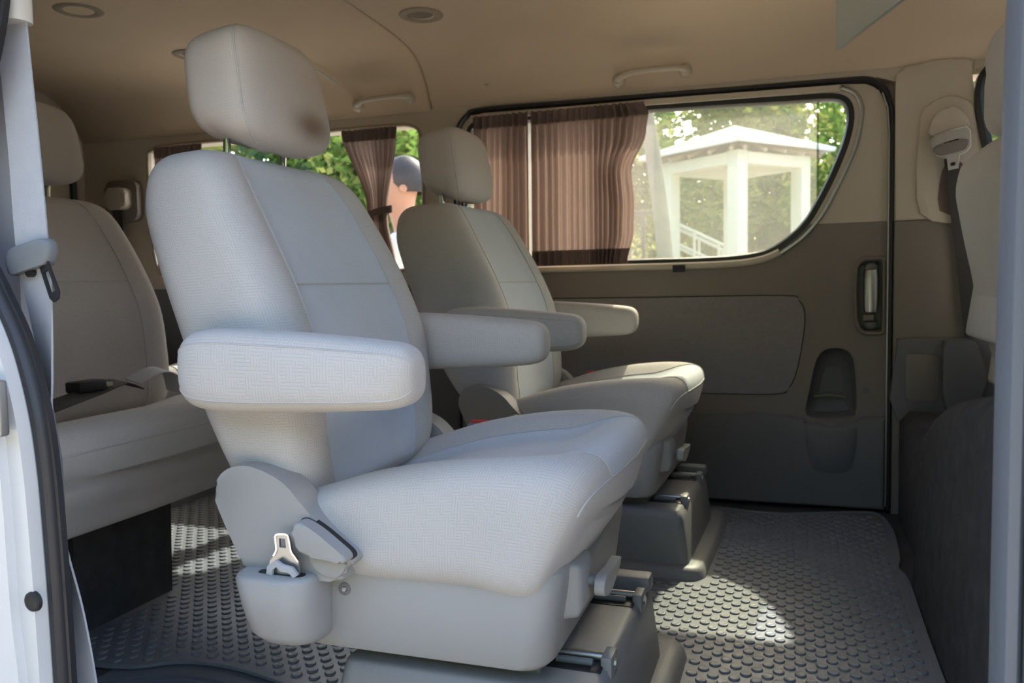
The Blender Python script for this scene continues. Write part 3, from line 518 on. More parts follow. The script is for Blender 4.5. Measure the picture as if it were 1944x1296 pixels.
def make_base(parent):
    # moulded skirt under the cushion, its front pad and slide knob
    secs = []
    for (z, x0, x1, hw, r) in ((.176, -.64, -.305, .208, .03), (.178, -.64, -.293, .219, .034), (.186, -.64, -.284, .222, .038), (.23, -.64, -.279, .227, .038), (.275, -.64, -.272, .227, .038), (.30, -.64, -.270, .222, .038), (.318, -.64, -.285, .205, .06)):
        secs.append([V(x, y, z) for x, y in rr(x0, x1, -hw, hw, r, 6)])
    sk = loft('seat_skirt', secs, 'plastic', parent)
    fs = [[V(x, y, z) for y, z in rr(y0, y1, z0, z1, 0.008, 4)] for (x, y0, y1, z0, z1) in ((-.290, -.165, -.085, .222, .300), (-.262, -.160, -.090, .228, .298), (-.256, -.152, -.098, .238, .292))]
    loft('knob_pad', fs, 'plastic', sk)
    kb = empty('slide_knob'); kb.parent = parent
    tube('knob_stem', [V(-.268, -.118, .264), V(-.240, -.110, .264)], 0.008, 'plastic_dark', kb, 12)
    pw_ = cat2([(-.128, .250), (-.125, .270), (-.10, .272), (-.06, .268), (-.02, .268), (-.018, .262), (-.05, .250), (-.09, .242)], 4)
    link('knob_wing', prism_me('knob_wing', [(y, z) for y, z in pw_], -.232 + SX, -.246 + SX, 'X', bev=.004, seg=3), 'plastic', kb)
    # buckle pocket at the near rear corner with a stowed belt tongue
    bx = []
    for (z, x0, x1, y0, y1, r) in ((.199, -.650, -.587, -.275, -.20, .03), (.203, -.669, -.584, -.285, -.2, .035), (.215, -.682, -.582, -.292, -.2, .035), (.25, -.690, -.581, -.298, -.2, .035), (.285, -.695, -.579, -.302, -.2, .035), (.291, -.692, -.581, -.299, -.2, .033), (.293, -.685, -.586, -.294, -.2, .03)):
        bx.append([V(x, y, z) for x, y in rr(x0, x1, y0, y1, r, 6)])
    bo = loft('buckle_pocket', bx, 'plastic', parent)
    link('pocket_slot', prism_me('pocket_slot', [(x + SX, y) for x, y in rr(-.660, -.592, -.281, -.267, .006)], .2925, .2938, 'Z'), 'black', bo)
    tg = [(-.640, .292), (-.641, .309), (-.634, .317), (-.629, .326), (-.630, .341), (-.627, .346), (-.614, .347), (-.610, .343), (-.607, .326), (-.602, .319), (-.597, .313), (-.598, .292)]
    to = link('belt_tongue', prism_me('belt_tongue', SO(tg), -0.279, -0.275, holes=[SO([(-.625, .329), (-.625, .341), (-.616, .341), (-.615, .329)])]), 'steel', parent)
    sweep('tongue_rim', [V(x, -.279, z) for x, z in cat2(tg[2:11], 3, False)], [(-0.0012, -0.001), (-0.0012, 0.0016), (0.0012, 0.0016), (0.0012, -0.001)], 'chrome', to)
    sweep('belt_end', [V(-.634, -.284, .293), V(-.632, -.285, .302), V(-.625, -.286, .307), V(-.618, -.286, .302), V(-.606, -.285, .300), V(-.601, -.284, .293)], [(-.008, -.002), (-.008, .002), (.001, .002), (.001, -.002)], 'belt', to)
    sc = lathe('screw_hole', [(0.001, 0.0), (0.0035, 0.0), (0.004, .001), (.007, .0015), (.0085, .001), (.009, -.003)], 'plastic_dark', sk, 18, Matrix.Translation(V(-.562, -.2275, .262)) @ Matrix.Rotation(pi / 2, 4, 'X'))
    lathe('screw_head', [(0.0008, .002), (0.003, .002), (.004, 0)], 'steel', sc, 12, Matrix.Translation(V(-.562, -.2282, .262)) @ Matrix.Rotation(pi / 2, 4, 'X'))
    lathe('screw_hole', [(0.001, 0.001), (0.004, .0015), (.006, .001), (.006, -.003)], 'plastic_dark', sk, 14, Matrix.Translation(V(-.276, -.04, .222)) @ Matrix.Rotation(pi / 2, 4, 'Y'))
    # pedestal with rail slots and pins, floor tray
    ps = [[V(x, y, z) for x, y in rr(x0, x1, -hw, hw, r, 5)] for (z, x0, x1, hw, r) in ((.012, -.62, -.208, .212, .02), (.06, -.61, -.213, .210, .02), (.13, -.59, -.222, .206, .02), (.148, -.585, -.230, .202, .018), (.152, -.58, -.24, .196, .015))]
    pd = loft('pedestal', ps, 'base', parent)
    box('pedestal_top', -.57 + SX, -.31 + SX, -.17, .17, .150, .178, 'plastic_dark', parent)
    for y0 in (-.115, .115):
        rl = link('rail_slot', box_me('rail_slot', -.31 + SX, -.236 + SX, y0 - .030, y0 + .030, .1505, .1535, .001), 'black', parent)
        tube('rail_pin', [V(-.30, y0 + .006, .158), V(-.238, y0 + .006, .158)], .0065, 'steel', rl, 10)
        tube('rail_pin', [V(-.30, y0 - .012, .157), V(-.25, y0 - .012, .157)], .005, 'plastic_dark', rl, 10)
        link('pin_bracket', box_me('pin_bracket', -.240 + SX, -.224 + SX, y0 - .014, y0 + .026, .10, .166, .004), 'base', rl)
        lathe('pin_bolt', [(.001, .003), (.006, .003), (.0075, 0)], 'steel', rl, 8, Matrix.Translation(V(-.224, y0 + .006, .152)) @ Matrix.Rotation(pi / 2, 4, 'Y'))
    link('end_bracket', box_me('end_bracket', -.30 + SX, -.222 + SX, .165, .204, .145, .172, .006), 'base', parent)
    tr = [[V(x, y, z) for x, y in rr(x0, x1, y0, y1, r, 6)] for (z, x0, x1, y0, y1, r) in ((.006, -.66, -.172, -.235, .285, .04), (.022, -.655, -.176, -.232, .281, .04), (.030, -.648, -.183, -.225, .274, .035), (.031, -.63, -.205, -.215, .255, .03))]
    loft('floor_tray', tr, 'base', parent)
def captain(label, hr_mat, loc, grp=None, thick=0.0, hdx=0.0, arm_mat='arm'):
    r = empty('captain_seat', loc); tag(r, label, 'seat', grp)
    backrest(r, thick=thick); cushion(r); headrest(r, hr_mat, hdx); armrest(r, -1); armrest(r, 1)
    hinge_cover(r, -1, True); hinge_cover(r, 1, False); make_base(r)
    bk = empty('belt_buckle'); bk.parent = r
    def quad(x0, x1, y0, y1, z0, z1, sh):
        m = box_me('buckle_body', x0 + SX, x1 + SX, y0, y1, z0, z1, .004)
        for v in m.vertices: v.co.x += (v.co.z - z0) * sh
        return m
    link('buckle_body', quad(-.62, -.575, .25, .272, .30, .405, .45), 'plastic_dark', bk)
    m = box_me('red_button', -.615 + SX, -.58 + SX, .2535, .2685, .402, .409, .003)
    for v in m.vertices: v.co.x += .1 * .45
    link('red_button', m, 'red', bk)
    return r
s1 = captain('pale grey cloth captain seat nearest the open doorway with a stained headrest', 'headrest_stain', (-SX, 1.17, 0), 'captain seats of the middle row')
s2 = captain('pale grey cloth captain seat beside the far curtained window', 'headrest', (-SX, 2.04, 0), 'captain seats of the middle row', 0.042, -0.022)
s2.rotation_euler = (0, 0, math.radians(-2))
for c in s2.children:
    if c.name.startswith('armrest'): c.data.materials[0] = MT['fabric']

# third row bench: one long cushion, two backs
bench = empty('rear_bench', (-SX - 0.84, 1.2, 0)); tag(bench, 'grey cloth rear bench seat behind the near captain seat', 'bench seat')
secs = []
for s in cushion_secs(1.0, 72, 0.0, 0.02):
    lp = []
    for p in s: lp.append(Vector((p.x, p.y * 0.46 / 0.245 + 0.02 if abs(p.y) < 0.2 else p.y + math.copysign(0.46 - 0.245 + 0.0, p.y) + 0.02, p.z)))
    secs.append(lp)
bc = loft('bench_cushion', secs, 'fabric', bench)
tube('seam', [secs[41][k] + Vector((0.0003, 0, 0.0003)) for k in range(2, 35)], 0.0016, 'seam', bc, 6)
tube('seam', [s[40] + Vector((0, 0, 0)) for s in secs[20:42]], 0.0012, 'seam', bc, 6)
for yy in (-0.26, 0.25):
    hold = empty('seat_back', (0, yy, 0)); hold.parent = bench
    hold.location.z = 0.02; backrest(hold, centre='fabric'); headrest(hold, dz=0.012)
link('bench_leg', prism_me('bench_leg', [(-.66 + SX, .006), (-.45 + SX, .006), (-.44 + SX, .30), (-.66 + SX, .30)], -.02, .24, bev=.006), 'carpet', bench)
link('bench_frame', box_me('bench_frame', -.68 + SX, -.30 + SX, -.40, .44, .262, .285, .006), 'plastic_dark', bench)
sweep('lap_belt', cat([V(-.58, .30, .445), V(-.53, .20, .47), V(-.50, .10, .462), V(-.47, .0, .455), V(-.46, -.06, .447)], 5), [(-.020, -.0012), (-.020, .0012), (.020, .0012), (.020, -.0012)], 'beltdark', bench, up=Vector((0.3, 0, 1)).normalized())
sweep('lap_belt', cat([V(-.575, .42, .42), V(-.535, .36, .47), V(-.52, .30, .485), V(-.51, .22, .468)], 5), [(-.020, -.0012), (-.020, .0012), (.020, .0012), (.020, -.0012)], 'belt', bench, up=Vector((0.3, 0, 1)).normalized())
lb = link('buckle_body', box_me('buckle_body', -.53 + SX, -.49 + SX, .06, .13, .462, .485, .005), 'black', bench)
box('buckle_plate', -.525 + SX, -.495 + SX, .125, .15, .468, .476, 'steel', lb, .001)
# fourth row seat at the far rear corner, front seats
def plain_seat(name, label, loc, w=1.0, hdx=0.0, cush=True, head=True, base=0.0):
    r = empty(name, loc); tag(r, label, 'seat'); backrest(r, w)
    if head: headrest(r, 'headrest', hdx)
    if cush:
        cushion(r, w=w); hinge_cover(r, -1, False); hinge_cover(r, 1, False)
        ps = [[V(x, y, z) for x, y in rr(-.60, -.30, -.2 * w, .2 * w, .03, 4)] for z in (base, .2, .28)]
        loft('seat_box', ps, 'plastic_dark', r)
    return r
plain_seat('corner_seat', 'dark shaded single seat in the far rear corner behind the bench', (-SX - 1.47, 2.10, 0), head=False, base=0.008)
fsz = 0.0
fs1 = plain_seat('front_seat', 'front passenger seat seen from behind beside the far door pillar', (-SX + 1.145, 2.05, 0.03), 1.0, 0.005, base=0.24); fs1.rotation_euler = (0, math.radians(8), 0)
fs2 = plain_seat('front_seat', 'middle front seat headrest and back at the right edge beside the near pillar', (-SX + 1.29, 1.50, 0.0), 0.62, -0.10, base=0.27)
for r in (fs1,):
    pk = [[V(x, y, z) for y, z in rr(-.19, .19, z0, z1, .03, 4)] for (x, z0, z1) in ((-.80, .42, .68), (-.815, .43, .67), (-.82, .44, .66))]
    link('back_pocket', box_me('back_pocket', -.815 + SX, -.775 + SX, -.18, .20, .44, .595, .012, 3), 'fabric', r)
    tube('seam', [V(-.818, y, .598) for y in (-.18, -.1, 0, .1, .205)], .002, 'seam', r, 6)
    link('seat_side_cover', box_me('seat_side_cover', -.74 + SX, -.62 + SX, .18, .25, .33, .43, .012, 3), 'ivory', r)

# ------------------------------------------------------------------ floor mat with studs, step, front seat platform
MATZ = 0.006
mat_o = cat2([(-1.9, 1.12), (-1.5, 1.11), (-1.143, 1.105), (-1.03, 1.155), (-0.93, 1.165), (-0.80, 1.14), (-0.70, 1.10), (-0.55, 1.06), (-0.3, 1.0), (-0.1, 0.97), (0.10, 0.96), (0.205, 1.0), (0.228, 1.2), (0.232, 1.6), (0.236, 1.92), (0.225, 2.0), (0.236, 2.08), (0.245, 2.3), (0.225, 2.455), (0.16, 2.46), (0.05, 2.42), (-0.03, 2.395), (-0.12, 2.40), (-0.25, 2.425), (-0.6, 2.43), (-1.2, 2.43), (-1.9, 2.43)], 4)
mat = empty('floor_mat', (0, 0, 0)); tag(mat, 'dark grey rubber floor mat covered in raised round studs', 'floor mat')
prism('mat_sheet', mat_o, MATZ, 0.0005, 'mat', mat, axis='Z', bev=0.002)
sweep('mat_rim', [(x, y, MATZ) for x, y in mat_o], [(-0.005, -0.002), (-0.004, 0.0025), (0.004, 0.0025), (0.005, -0.002)], 'mat', mat, up=Vector((0, 0, 1)), closed=True)
def inside(x, y, o):
    c = False; j = len(o) - 1
    for i in range(len(o)):
        if (o[i][1] > y) != (o[j][1] > y) and x < (o[j][0] - o[i][0]) * (y - o[i][1]) / (o[j][1] - o[i][1]) + o[i][0]: c = not c
        j = i
    return c
mat_in = [(x * 1.0, y) for x, y in mat_o]
def proj(x, y, z):
    q = [RM[0][i] * x + RM[1][i] * y + RM[2][i] * (z - 0.66) for i in range(3)]
    return (972 + 1569.1 * q[0] / q[2], 648 + 1569.1 * q[1] / q[2], q[2]) if q[2] > 0.1 else None
def stud_geo(cx, cy, r=0.0098, h=0.0032, n=12):
    v = []; f = []
    for (rr_, z) in ((r, 0), (r * 0.96, h * 0.75), (r * 0.84, h), (r * 0.62, h * 0.86)):
        v += [(cx + rr_ * cos(2 * pi * k / n), cy + rr_ * sin(2 * pi * k / n), z) for k in range(n)]
    for i in range(3): f += [(i * n + k, i * n + (k + 1) % n, (i + 1) * n + (k + 1) % n, (i + 1) * n + k) for k in range(n)]
    f.append(tuple(3 * n + k for k in range(n))); return v, f
cand = []; rest = []
PX, PY = 0.0345, 0.0215
for j in range(int((2.44 - 0.95) / PY)):
    for i in range(int((0.25 + 1.9) / PX) + 1):
        x = -1.9 + i * PX + (PX / 2 if j % 2 else 0); y = 0.955 + j * PY
        if not all(inside(x + a, y + b, mat_in) for a, b in ((.02, 0), (-.02, 0), (0, .02), (0, -.02))): continue
        if any(X0 - .012 < x < X1 + .012 and Y0 - .012 < y < Y1 + .012 for X0, X1, Y0, Y1 in ((-.66, -.186, .935, 1.445), (-.652, -.180, 1.80, 2.315), (-1.5, -1.28, 1.18, 1.44))): continue
        p = proj(x, y, 0)
        vis = p and -20 < p[0] < 1964 and p[1] < 1310 and not (560 < p[0] < 1150 and p[1] < 1230) and not (1150 < p[0] < 1190 and p[1] < 1120)
        (cand if vis else rest).append((p[2] if p else 9, x, y))
cand.sort(); rest += cand[300:]
sv, sf = stud_geo(0, 0); stud_me = pyd('stud', sv, sf); stud_me.materials.append(MT['mat'])
for p_ in stud_me.polygons: p_.use_smooth = True
stud_me.set_sharp_from_angle(angle=math.radians(50))
for (_, x, y) in cand[:300]:
    o = bpy.data.objects.new('stud', stud_me); COL.objects.link(o); o.parent = mat; o.location = (x, y, MATZ)
bv = []; bf = []
for (_, x, y) in rest:
    v, f = stud_geo(x, y, n=10); k = len(bv); bv += [(a, b, c + MATZ) for a, b, c in v]; bf += [tuple(q + k for q in t) for t in f]
tag(link('far_studs', pyd('far_studs', bv, bf), 'mat', mat, 50), kind='stuff')
step = empty('entry_step'); tag(step, 'ribbed dark plastic entry step inside the near doorway', 'step')
prism('step_tread', [(-0.855, 0.785), (0.2, 0.785), (0.2, 0.94), (-0.3, 1.02), (-0.55, 1.09), (-0.72, 1.13), (-0.80, 1.16), (-0.93, 1.185), (-1.02, 1.175), (-1.13, 1.12), (-1.13, 0.80), (-0.87, 0.80)], 0.0004, -0.02, 'step', step, axis='Z', bev=0.0)
for i in range(12):
    d = 0.022 + 0.017 * i
    pth = cat([(-1.12, 1.085 - d, 0.001), (-1.02, 1.135 - d, 0.001), (-0.93, 1.145 - d, 0.001), (-0.80, 1.12 - d, 0.001), (-0.72, 1.085 - d, 0.001), (-0.55, 1.04 - d, 0.001), (-0.3, 0.975 - d, 0.001), (0.19, 0.94 - d, 0.001)], 4)
    pth = [p for p in pth if p.y > 0.80]
    if len(pth) > 2: sweep('rib', pth, [(-0.004, -0.002), (-0.003, 0.003), (0.003, 0.003), (0.004, -0.002)], 'step', step, up=Vector((0, 0, 1)))
# carpeted platform under the front seats
secs = []
for (y, h, x0) in [(0.78, .55, .250), (1.0, .535, .248), (1.2, .512, .247), (1.4, .482, .245), (1.55, .458, .245), (1.70, .43, .245), (1.82, .395, .246), (1.90, .36, .249), (1.95, .31, .255), (1.98, .25, .265), (1.995, .17, .28), (2.0, .08, .30)]:
    r = min(.055, h * .4); lp = [(x0 - 0.004, 0.0), (x0, h * .3)] + [(x0 + 0.012 + r - r * cos(a), h - r + r * sin(a)) for a in [i * pi / 2 / 7 for i in range(8)]] + [(0.52, h), (0.52, 0.0)]
    lp = [(a + 0.004 * noise.noise((a * 9, y * 9, b * 9)), b) for a, b in lp]
    secs.append([Vector((a, y, max(b, 0.001))) for a, b in lp])
tag(loft('seat_platform', secs, 'carpet'), 'dark carpeted platform below the front seats at the right', 'seat platform')
hp = [[Vector((x, y, z)) for x, z in ((0.275, 0.002), (0.275, h - .03), (0.30, h), (0.50, h), (0.50, .002))] for y, h in ((2.012, .16), (2.06, .21), (2.15, .25), (2.3, .285), (2.4, .30), (2.435, .30))]
tag(loft('footwell_carpet', hp, 'carpet'), 'black carpeted footwell hump beside the far pillar', 'carpet')

# ------------------------------------------------------------------ curtains
def curtain(name, label, Y, zt, zb, left, right, pleat, amp, mat='curtain', heading=0.035, hem=0.045, cols=200, rows=26, grp='window curtains', flat_from=2.0, free=0.0):
    r = empty(name, (0, 0, 0)); tag(r, label, 'curtain', grp)
    def surf(c0, c1, z0, z1, off, nr):
        v = []; f = []
        for j in range(nr + 1):
            z = z0 + (z1 - z0) * j / nr; s = (zt - z) / (zt - zb); xl, xr = left(s), right(s)
            for i in range(cols + 1):
                u = i / cols; ph = 2 * pi * pleat * (u + 0.012 * sin(9 * u + 1.3) + 0.006 * sin(31 * u)); a = amp * (0.65 + 0.35 * sin(7 * u + 2)) * (0.45 + 0.55 * min(1, s * 4 + .3))
                k = 1.0 if u < flat_from else max(0.25, 1 - (u - flat_from) * 6)
                sn = sin(ph); g_ = max(0.0, (u - free) / (1 - free)) if free < 1 else u; x_ = xl + (xr - xl) * u if free <= 0 else xl + (right(0.2) - xl) * u + (xr - right(0.2)) * g_ * g_ * (3 - 2 * g_)
                v.append((x_, Y - off + a * k * (sn * 0.75 + 0.25 * math.copysign(sn * sn, sn)) + 0.002 * sin(3 * s + 5 * u), z))
        for j in range(nr):
            for i in range(cols): f.append((j * (cols + 1) + i, j * (cols + 1) + i + 1, (j + 1) * (cols + 1) + i + 1, (j + 1) * (cols + 1) + i))
        return v, f
    link('drape', pyd('drape', *surf(0, 1, zt, zb, 0, rows)), mat, r, 80)
    link('heading_tape', pyd('heading_tape', *surf(0, 1, zt + .004, zt - heading, .0022, 3)), 'hem', r, 80)
    if hem: link('hem', pyd('hem', *surf(0, 1, zb + hem, zb - .001, .0022, 3)), 'hem', r, 80)
    return r
def pw(keys):
    def f(s):
        for (a, va), (b, vb) in zip(keys[:-1], keys[1:]):
            if s <= b: t = (s - a) / (b - a); t = t * t * (3 - 2 * t); return va + (vb - va) * t
        return keys[-1][1]
    return f
curtain('curtain', 'narrow brown pleated curtain at the left end of the far door window', YF - 0.035, 1.185, 0.718, pw([(0, -0.955), (1, -0.965)]), pw([(0, -0.7695), (1, -0.7735)]), 9, 0.020, cols=140)
curtain('curtain', 'brown pleated curtain with a wavy free edge beside the clear far door window', YF - 0.035, 1.185, 0.718, pw([(0, -0.767), (1, -0.770)]), pw([(0, -0.415), (0.06, -0.400), (0.18, -0.408), (0.42, -0.452), (0.62, -0.445), (0.8, -0.448), (1, -0.468)]), 17, 0.020, flat_from=0.80, free=0.5, cols=260)
c2 = curtain('curtain', 'brown curtain gathered with a tieback at the front end of the rear window', YF - 0.035, 1.178, 0.72, pw([(0, -1.425), (0.55, -1.335), (0.62, -1.33), (1, -1.345)]), pw([(0, -1.215), (0.1, -1.22), (0.57, -1.262), (0.63, -1.262), (1, -1.235)]), 11, 0.013, cols=110, hem=0.0)
tb = cat([(-1.345, YF - 0.05, 0.895), (-1.30, YF - 0.058, 0.905), (-1.255, YF - 0.05, 0.915), (-1.248, YF - 0.03, 0.917), (-1.30, YF - 0.018, 0.906), (-1.352, YF - 0.03, 0.895)], 5, True)
sweep('tieback', tb, [(-0.001, -0.011), (-0.001, 0.011), (0.001, 0.011), (0.001, -0.011)], 'hem', c2, up=Vector((0, 0, 1)), closed=True)
curtain('curtain', 'dark curtain bunched at the rear end of the rear window', YF - 0.035, 1.178, 0.72, pw([(0, -2.20), (1, -2.20)]), pw([(0, -1.98), (0.5, -2.10), (1, -2.08)]), 9, 0.013, cols=90, hem=0.0)

# ------------------------------------------------------------------ ceiling fittings, belts, small things
def roof_at(y):
    for (a, za), (b, zb) in zip(prof[:-1], prof[1:]):
        if b <= y <= a: return zb + (za - zb) * (y - b) / (a - b)
    return 1.4
def vent(x, y, r, label):
    e = empty('ceiling_vent', (x, y, roof_at(y))); tag(e, label, 'ceiling vent', 'round vents in the headliner')
    lathe('vent_ring', [(r * .60, .002), (r * .62, -.003), (r * .72, -.0045), (r * .9, -.0045), (r, -.002), (r * 1.02, .001)], 'ventgrey', e, 36)
    lathe('vent_disc', [(.001, -.0015), (r * .45, -.001), (r * .60, .0), (r * .61, .002)], 'ventdark', e, 32)
vent(-1.79, 1.76, .062, 'round ceiling vent nearest the top left corner above the rear bench')
vent(-1.782, 2.187, .058, 'round ceiling vent half hidden behind the stained headrest')
vent(-0.965, 2.122, .060, 'round ceiling vent right of the headliner seam')
def grab(x0, x1, label):
    e = empty('grab_handle', ((x0 + x1) / 2, 2.47, 1.27)); tag(e, label, 'grab handle', 'grab handles on the headliner'); h = (x1 - x0) / 2
    p = cat([(-h, -.002, -.012), (-h + .004, -.014, -.011), (-h + .018, -.026, -.007), (-h * .6, -.031, -.002), (0, -.032, .001), (h * .6, -.031, .001), (h - .018, -.026, .001), (h - .004, -.014, .0), (h, -.002, -.001)], 6)
    n = len(p); tube('handle_bar', p, [0.010 + 0.004 * abs(2 * i / (n - 1) - 1) ** 3 for i in range(n)], 'beige', e, 14, 0.8)
    for s, zz in ((-1, -.012), (1, -.001)): superell_fix(e, s * h, zz)
def superell_fix(e, x, z):
    lathe('handle_foot', [(.001, .012), (.012, .011), (.018, .004), (.019, -.012)], 'beige', e, 16, Matrix.Translation((x, -.002, z)) @ Matrix.Rotation(pi / 2, 4, 'X'))
grab(-0.49, -0.295, 'ivory grab handle above the far door window'); grab(-1.36, -1.17, 'ivory grab handle above the tied rear curtain')
tag(lathe('headliner_clip', [(.001, -.002), (.006, -.003), (.008, -.0015), (.0085, .002)], 'beige', None, 18, Matrix.Translation((-0.906, 2.4665, 1.288)) @ Matrix.Rotation(math.radians(65), 4, 'X')), 'small round headliner clip between handle and curtain', 'clip')
ss = tube('pale_strip', [(-1.461, 2.346, 1.371), (-1.436, 2.384, 1.3515), (-1.409, 2.421, 1.325)], .0032, 'white', None, 8)  # thin pale line modelled as a raised tube
tag(ss, 'thin pale strip on the headliner right of the stained headrest', 'strip')
cp = box('tape_tab', -0.337, -0.300, YF - 0.0165, YF - 0.010, 0.688, 0.709, 'black', None, .001); tag(cp, 'small black tape tab on the window sill', 'tape')
# hanging panel near the front and the ceiling outlet beside it
hpn = empty('hanging_panel', (0.17, 1.85, 1.4)); tag(hpn, 'grey green rigid panel hanging from the ceiling', 'panel')
pa = Vector((0.088, 1.9, 0)); dr = Vector((0.30, -0.95, 0)).normalized(); nn = Vector((dr.y, -dr.x, 0)) * 0.004; L = 0.34
pv = []
for t, z in ((0, 1.138), (L, 1.138), (L, 1.40), (0, 1.40)):
    for s in (1, -1): q = pa + dr * t + nn * s - Vector((0.17, 1.85, 1.4)); pv.append((q.x, q.y, z - 1.4))
link('panel_sheet', pyd('panel_sheet', pv, [(0, 2, 4, 6), (7, 5, 3, 1), (0, 1, 3, 2), (2, 3, 5, 4), (4, 5, 7, 6), (6, 7, 1, 0)]), 'smoke', hpn)
tube('panel_edge', [(pa + dr * t + Vector((0, 0, z))) - Vector((0.17, 1.85, 1.4)) for t, z in ((0, 1.40), (0, 1.30), (0, 1.138))], .003, 'smoke', hpn, 8)
ov = empty('ceiling_outlet', (0.03, 2.02, 1.404)); tag(ov, 'beige ceiling air outlet with dark slots beside the hanging panel', 'air outlet')
box('outlet_body', -.11, .06, -.30, .06, -.030, 0, 'beige', ov, .012, 3)
for i in range(4): box('outlet_slot', -.10 + .035 * i, -.082 + .035 * i, .045, .0615, -.022, -.010, 'black', ov, .001)
# near seat belt hanging in the rear edge of the doorway
def ribbon(name, pts, tw, width, mat, parent=None, thick=0.0012):
    """pts: centre line; tw: (angle of the width direction about the vertical, measured from X) per point"""
    P = cat(pts, 8); A = cat([(t, w_, 0) for t, w_ in zip(tw, width)], 8); v = []; f = []; L = len(P)
    for p, a in zip(P, A):
        d = Vector((cos(a.x), sin(a.x), 0)); n_ = Vector((-d.y, d.x, 0)) * thick
        for s, q in ((-1, -1), (1, -1), (1, 1), (-1, 1)): v.append(p + d * (a.y / 2 * s) + n_ * q)
    for i in range(L - 1):
        for k in range(4): f.append((i * 4 + k, i * 4 + (k + 1) % 4, (i + 1) * 4 + (k + 1) % 4, (i + 1) * 4 + k))
    f += [(0, 3, 2, 1), tuple((L - 1) * 4 + k for k in range(4))]
    return link(name, pyd(name, v, f), mat, parent, 30)
sb = empty('seat_belt', (-0.93, 0.83, 0.3)); tag(sb, 'light grey seat belt hanging beside the white rear door pillar', 'seat belt')
off = Vector((0.93, -0.83, -0.3))
def T(*p): return Vector(p) + off
bpts = [(-0.895, 0.775, 1.024), (-0.889, 0.775, 0.922), (-0.884, 0.775, 0.826), (-0.880, 0.775, 0.711), (-0.873, 0.775, 0.632), (-0.868, 0.775, 0.557), (-0.865, 0.775, 0.473), (-0.859, 0.775, 0.361), (-0.848, 0.775, 0.271), (-0.840, 0.775, 0.173), (-0.833, 0.775, 0.081), (-0.831, 0.775, 0.001)]
ribbon('webbing', [T(*p) for p in bpts], [math.radians(a) for a in (2, 2, 4, 6, -12, -30, -46, -36, -16, 0, 4, 4)], [.046] * 12, 'belt', sb)
gd = loft('shoulder_guide', [[T(-0.893 + dx, .772 + dy, z) for dx, dy in rr(-.028, .028, -.016, .016, .012, 4)] for z in (0.985, .99, 1.01, 1.04, 1.07, 1.075)], 'ivory', sb)
tgm = [[T(-0.880 + dx * 1.0, .770 + dy, z - .049) for dx, dy in rr(-w, w + .006, -.010, .010, .008, 4)] for z, w in ((.738, .026), (.742, .030), (.752, .033), (.762, .033), (.768, .028), (.770, .022))]
for s_ in tgm:
    for p in s_: p.z += (p.x - 0.05) * 0.22
tgo = loft('tongue_grip', tgm, 'plastic_dark', sb)
lt = link('latch_plate', prism_me('latch_plate', [(.0, .0), (.018, .0), (.022, -.05), (.017, -.057), (.006, -.057), (.001, -.05)], 0, .0025, holes=[[(.0055, -.018), (.0055, -.046), (.0165, -.046), (.0150, -.018)]]), 'black', tgo); lt.location = T(-0.866, .768, .700); lt.rotation_euler = (0, math.radians(-24), math.radians(-12))
tube('belt_stop', [T(-0.880, .7735, .687), T(-0.880, .767, .687)], .006, 'black', tgo, 12)
# far pillar belt with its guide and tongue
fb = empty('seat_belt', (0.385, YF - 0.03, 0.9)); tag(fb, 'seat belt with steel tongue on the far pillar beside the front seat', 'seat belt'); off = -Vector((0.385, YF - 0.03, 0.9))
prism('shoulder_guide', [(x - .385, z - .9) for x, z in cat2([(.345, 1.03), (.350, 1.075), (.372, 1.098), (.405, 1.098), (.424, 1.08), (.430, 1.045)], 4)], -.022, .004, 'beige', fb, bev=.004, seg=2)
tp = [(.343, 1.016), (.352, 1.030), (.425, 1.046), (.434, 1.035), (.436, .995), (.425, .980), (.410, .974), (.407, .940), (.385, .936), (.381, .966), (.356, .972), (.345, .985)]
tq = prism('belt_tongue', [(x - .385, z - .9) for x, z in tp], -.034, -.029, 'steel', fb, holes=[[(x - .385, z - .9) for x, z in ((.357, 1.004), (.420, 1.020), (.420, 1.008), (.357, .993))], [(x - .385, z - .9) for x, z in ((.390, .955), (.401, .957), (.401, .948), (.390, .946))]])
prism('tongue_cover', [(x - .385, z - .9) for x, z in cat2([(.352, .998), (.425, 1.014), (.426, .992), (.41, .984), (.37, .976), (.353, .982)], 3)], -.040, -.0335, 'darktrim', tq, bev=.003)
sweep('tongue_rim', [(x - .385, -.034, z - .9) for x, z in tp], [(-.0012, -.001), (-.0012, .0015), (.0012, .0015), (.0012, -.001)], 'chrome', tq, closed=True)
ribbon('webbing', [T(.392, YF - .052, 1.02), T(.395, YF - .05, .95), T(.408, YF - .045, .85), T(.425, YF - .04, .72), T(.45, YF - .04, .5)], [0] * 5, [.034] * 5, 'beltdark', fb)
# belt guide on the rear pillar
rb = empty('belt_guide', (-2.36, YF - 0.02, 1.0)); tag(rb, 'dark belt guide on the rear pillar left of the rear window', 'belt guide')
prism('guide_plate', rr(-.075, .075, -.075, .075, .03), -.012, .018, 'darktrim', rb, bev=.006); prism('guide_hood', rr(-.05, .05, -.035, .045, .025), -.045, -.010, 'beige', rb, bev=.012, seg=3)
ribbon('webbing', [Vector((0, -.03, 0)), Vector((0, -.03, -.2)), Vector((0.02, -.04, -.5))], [0, 0, 0], [.046] * 3, 'beltdark', rb)

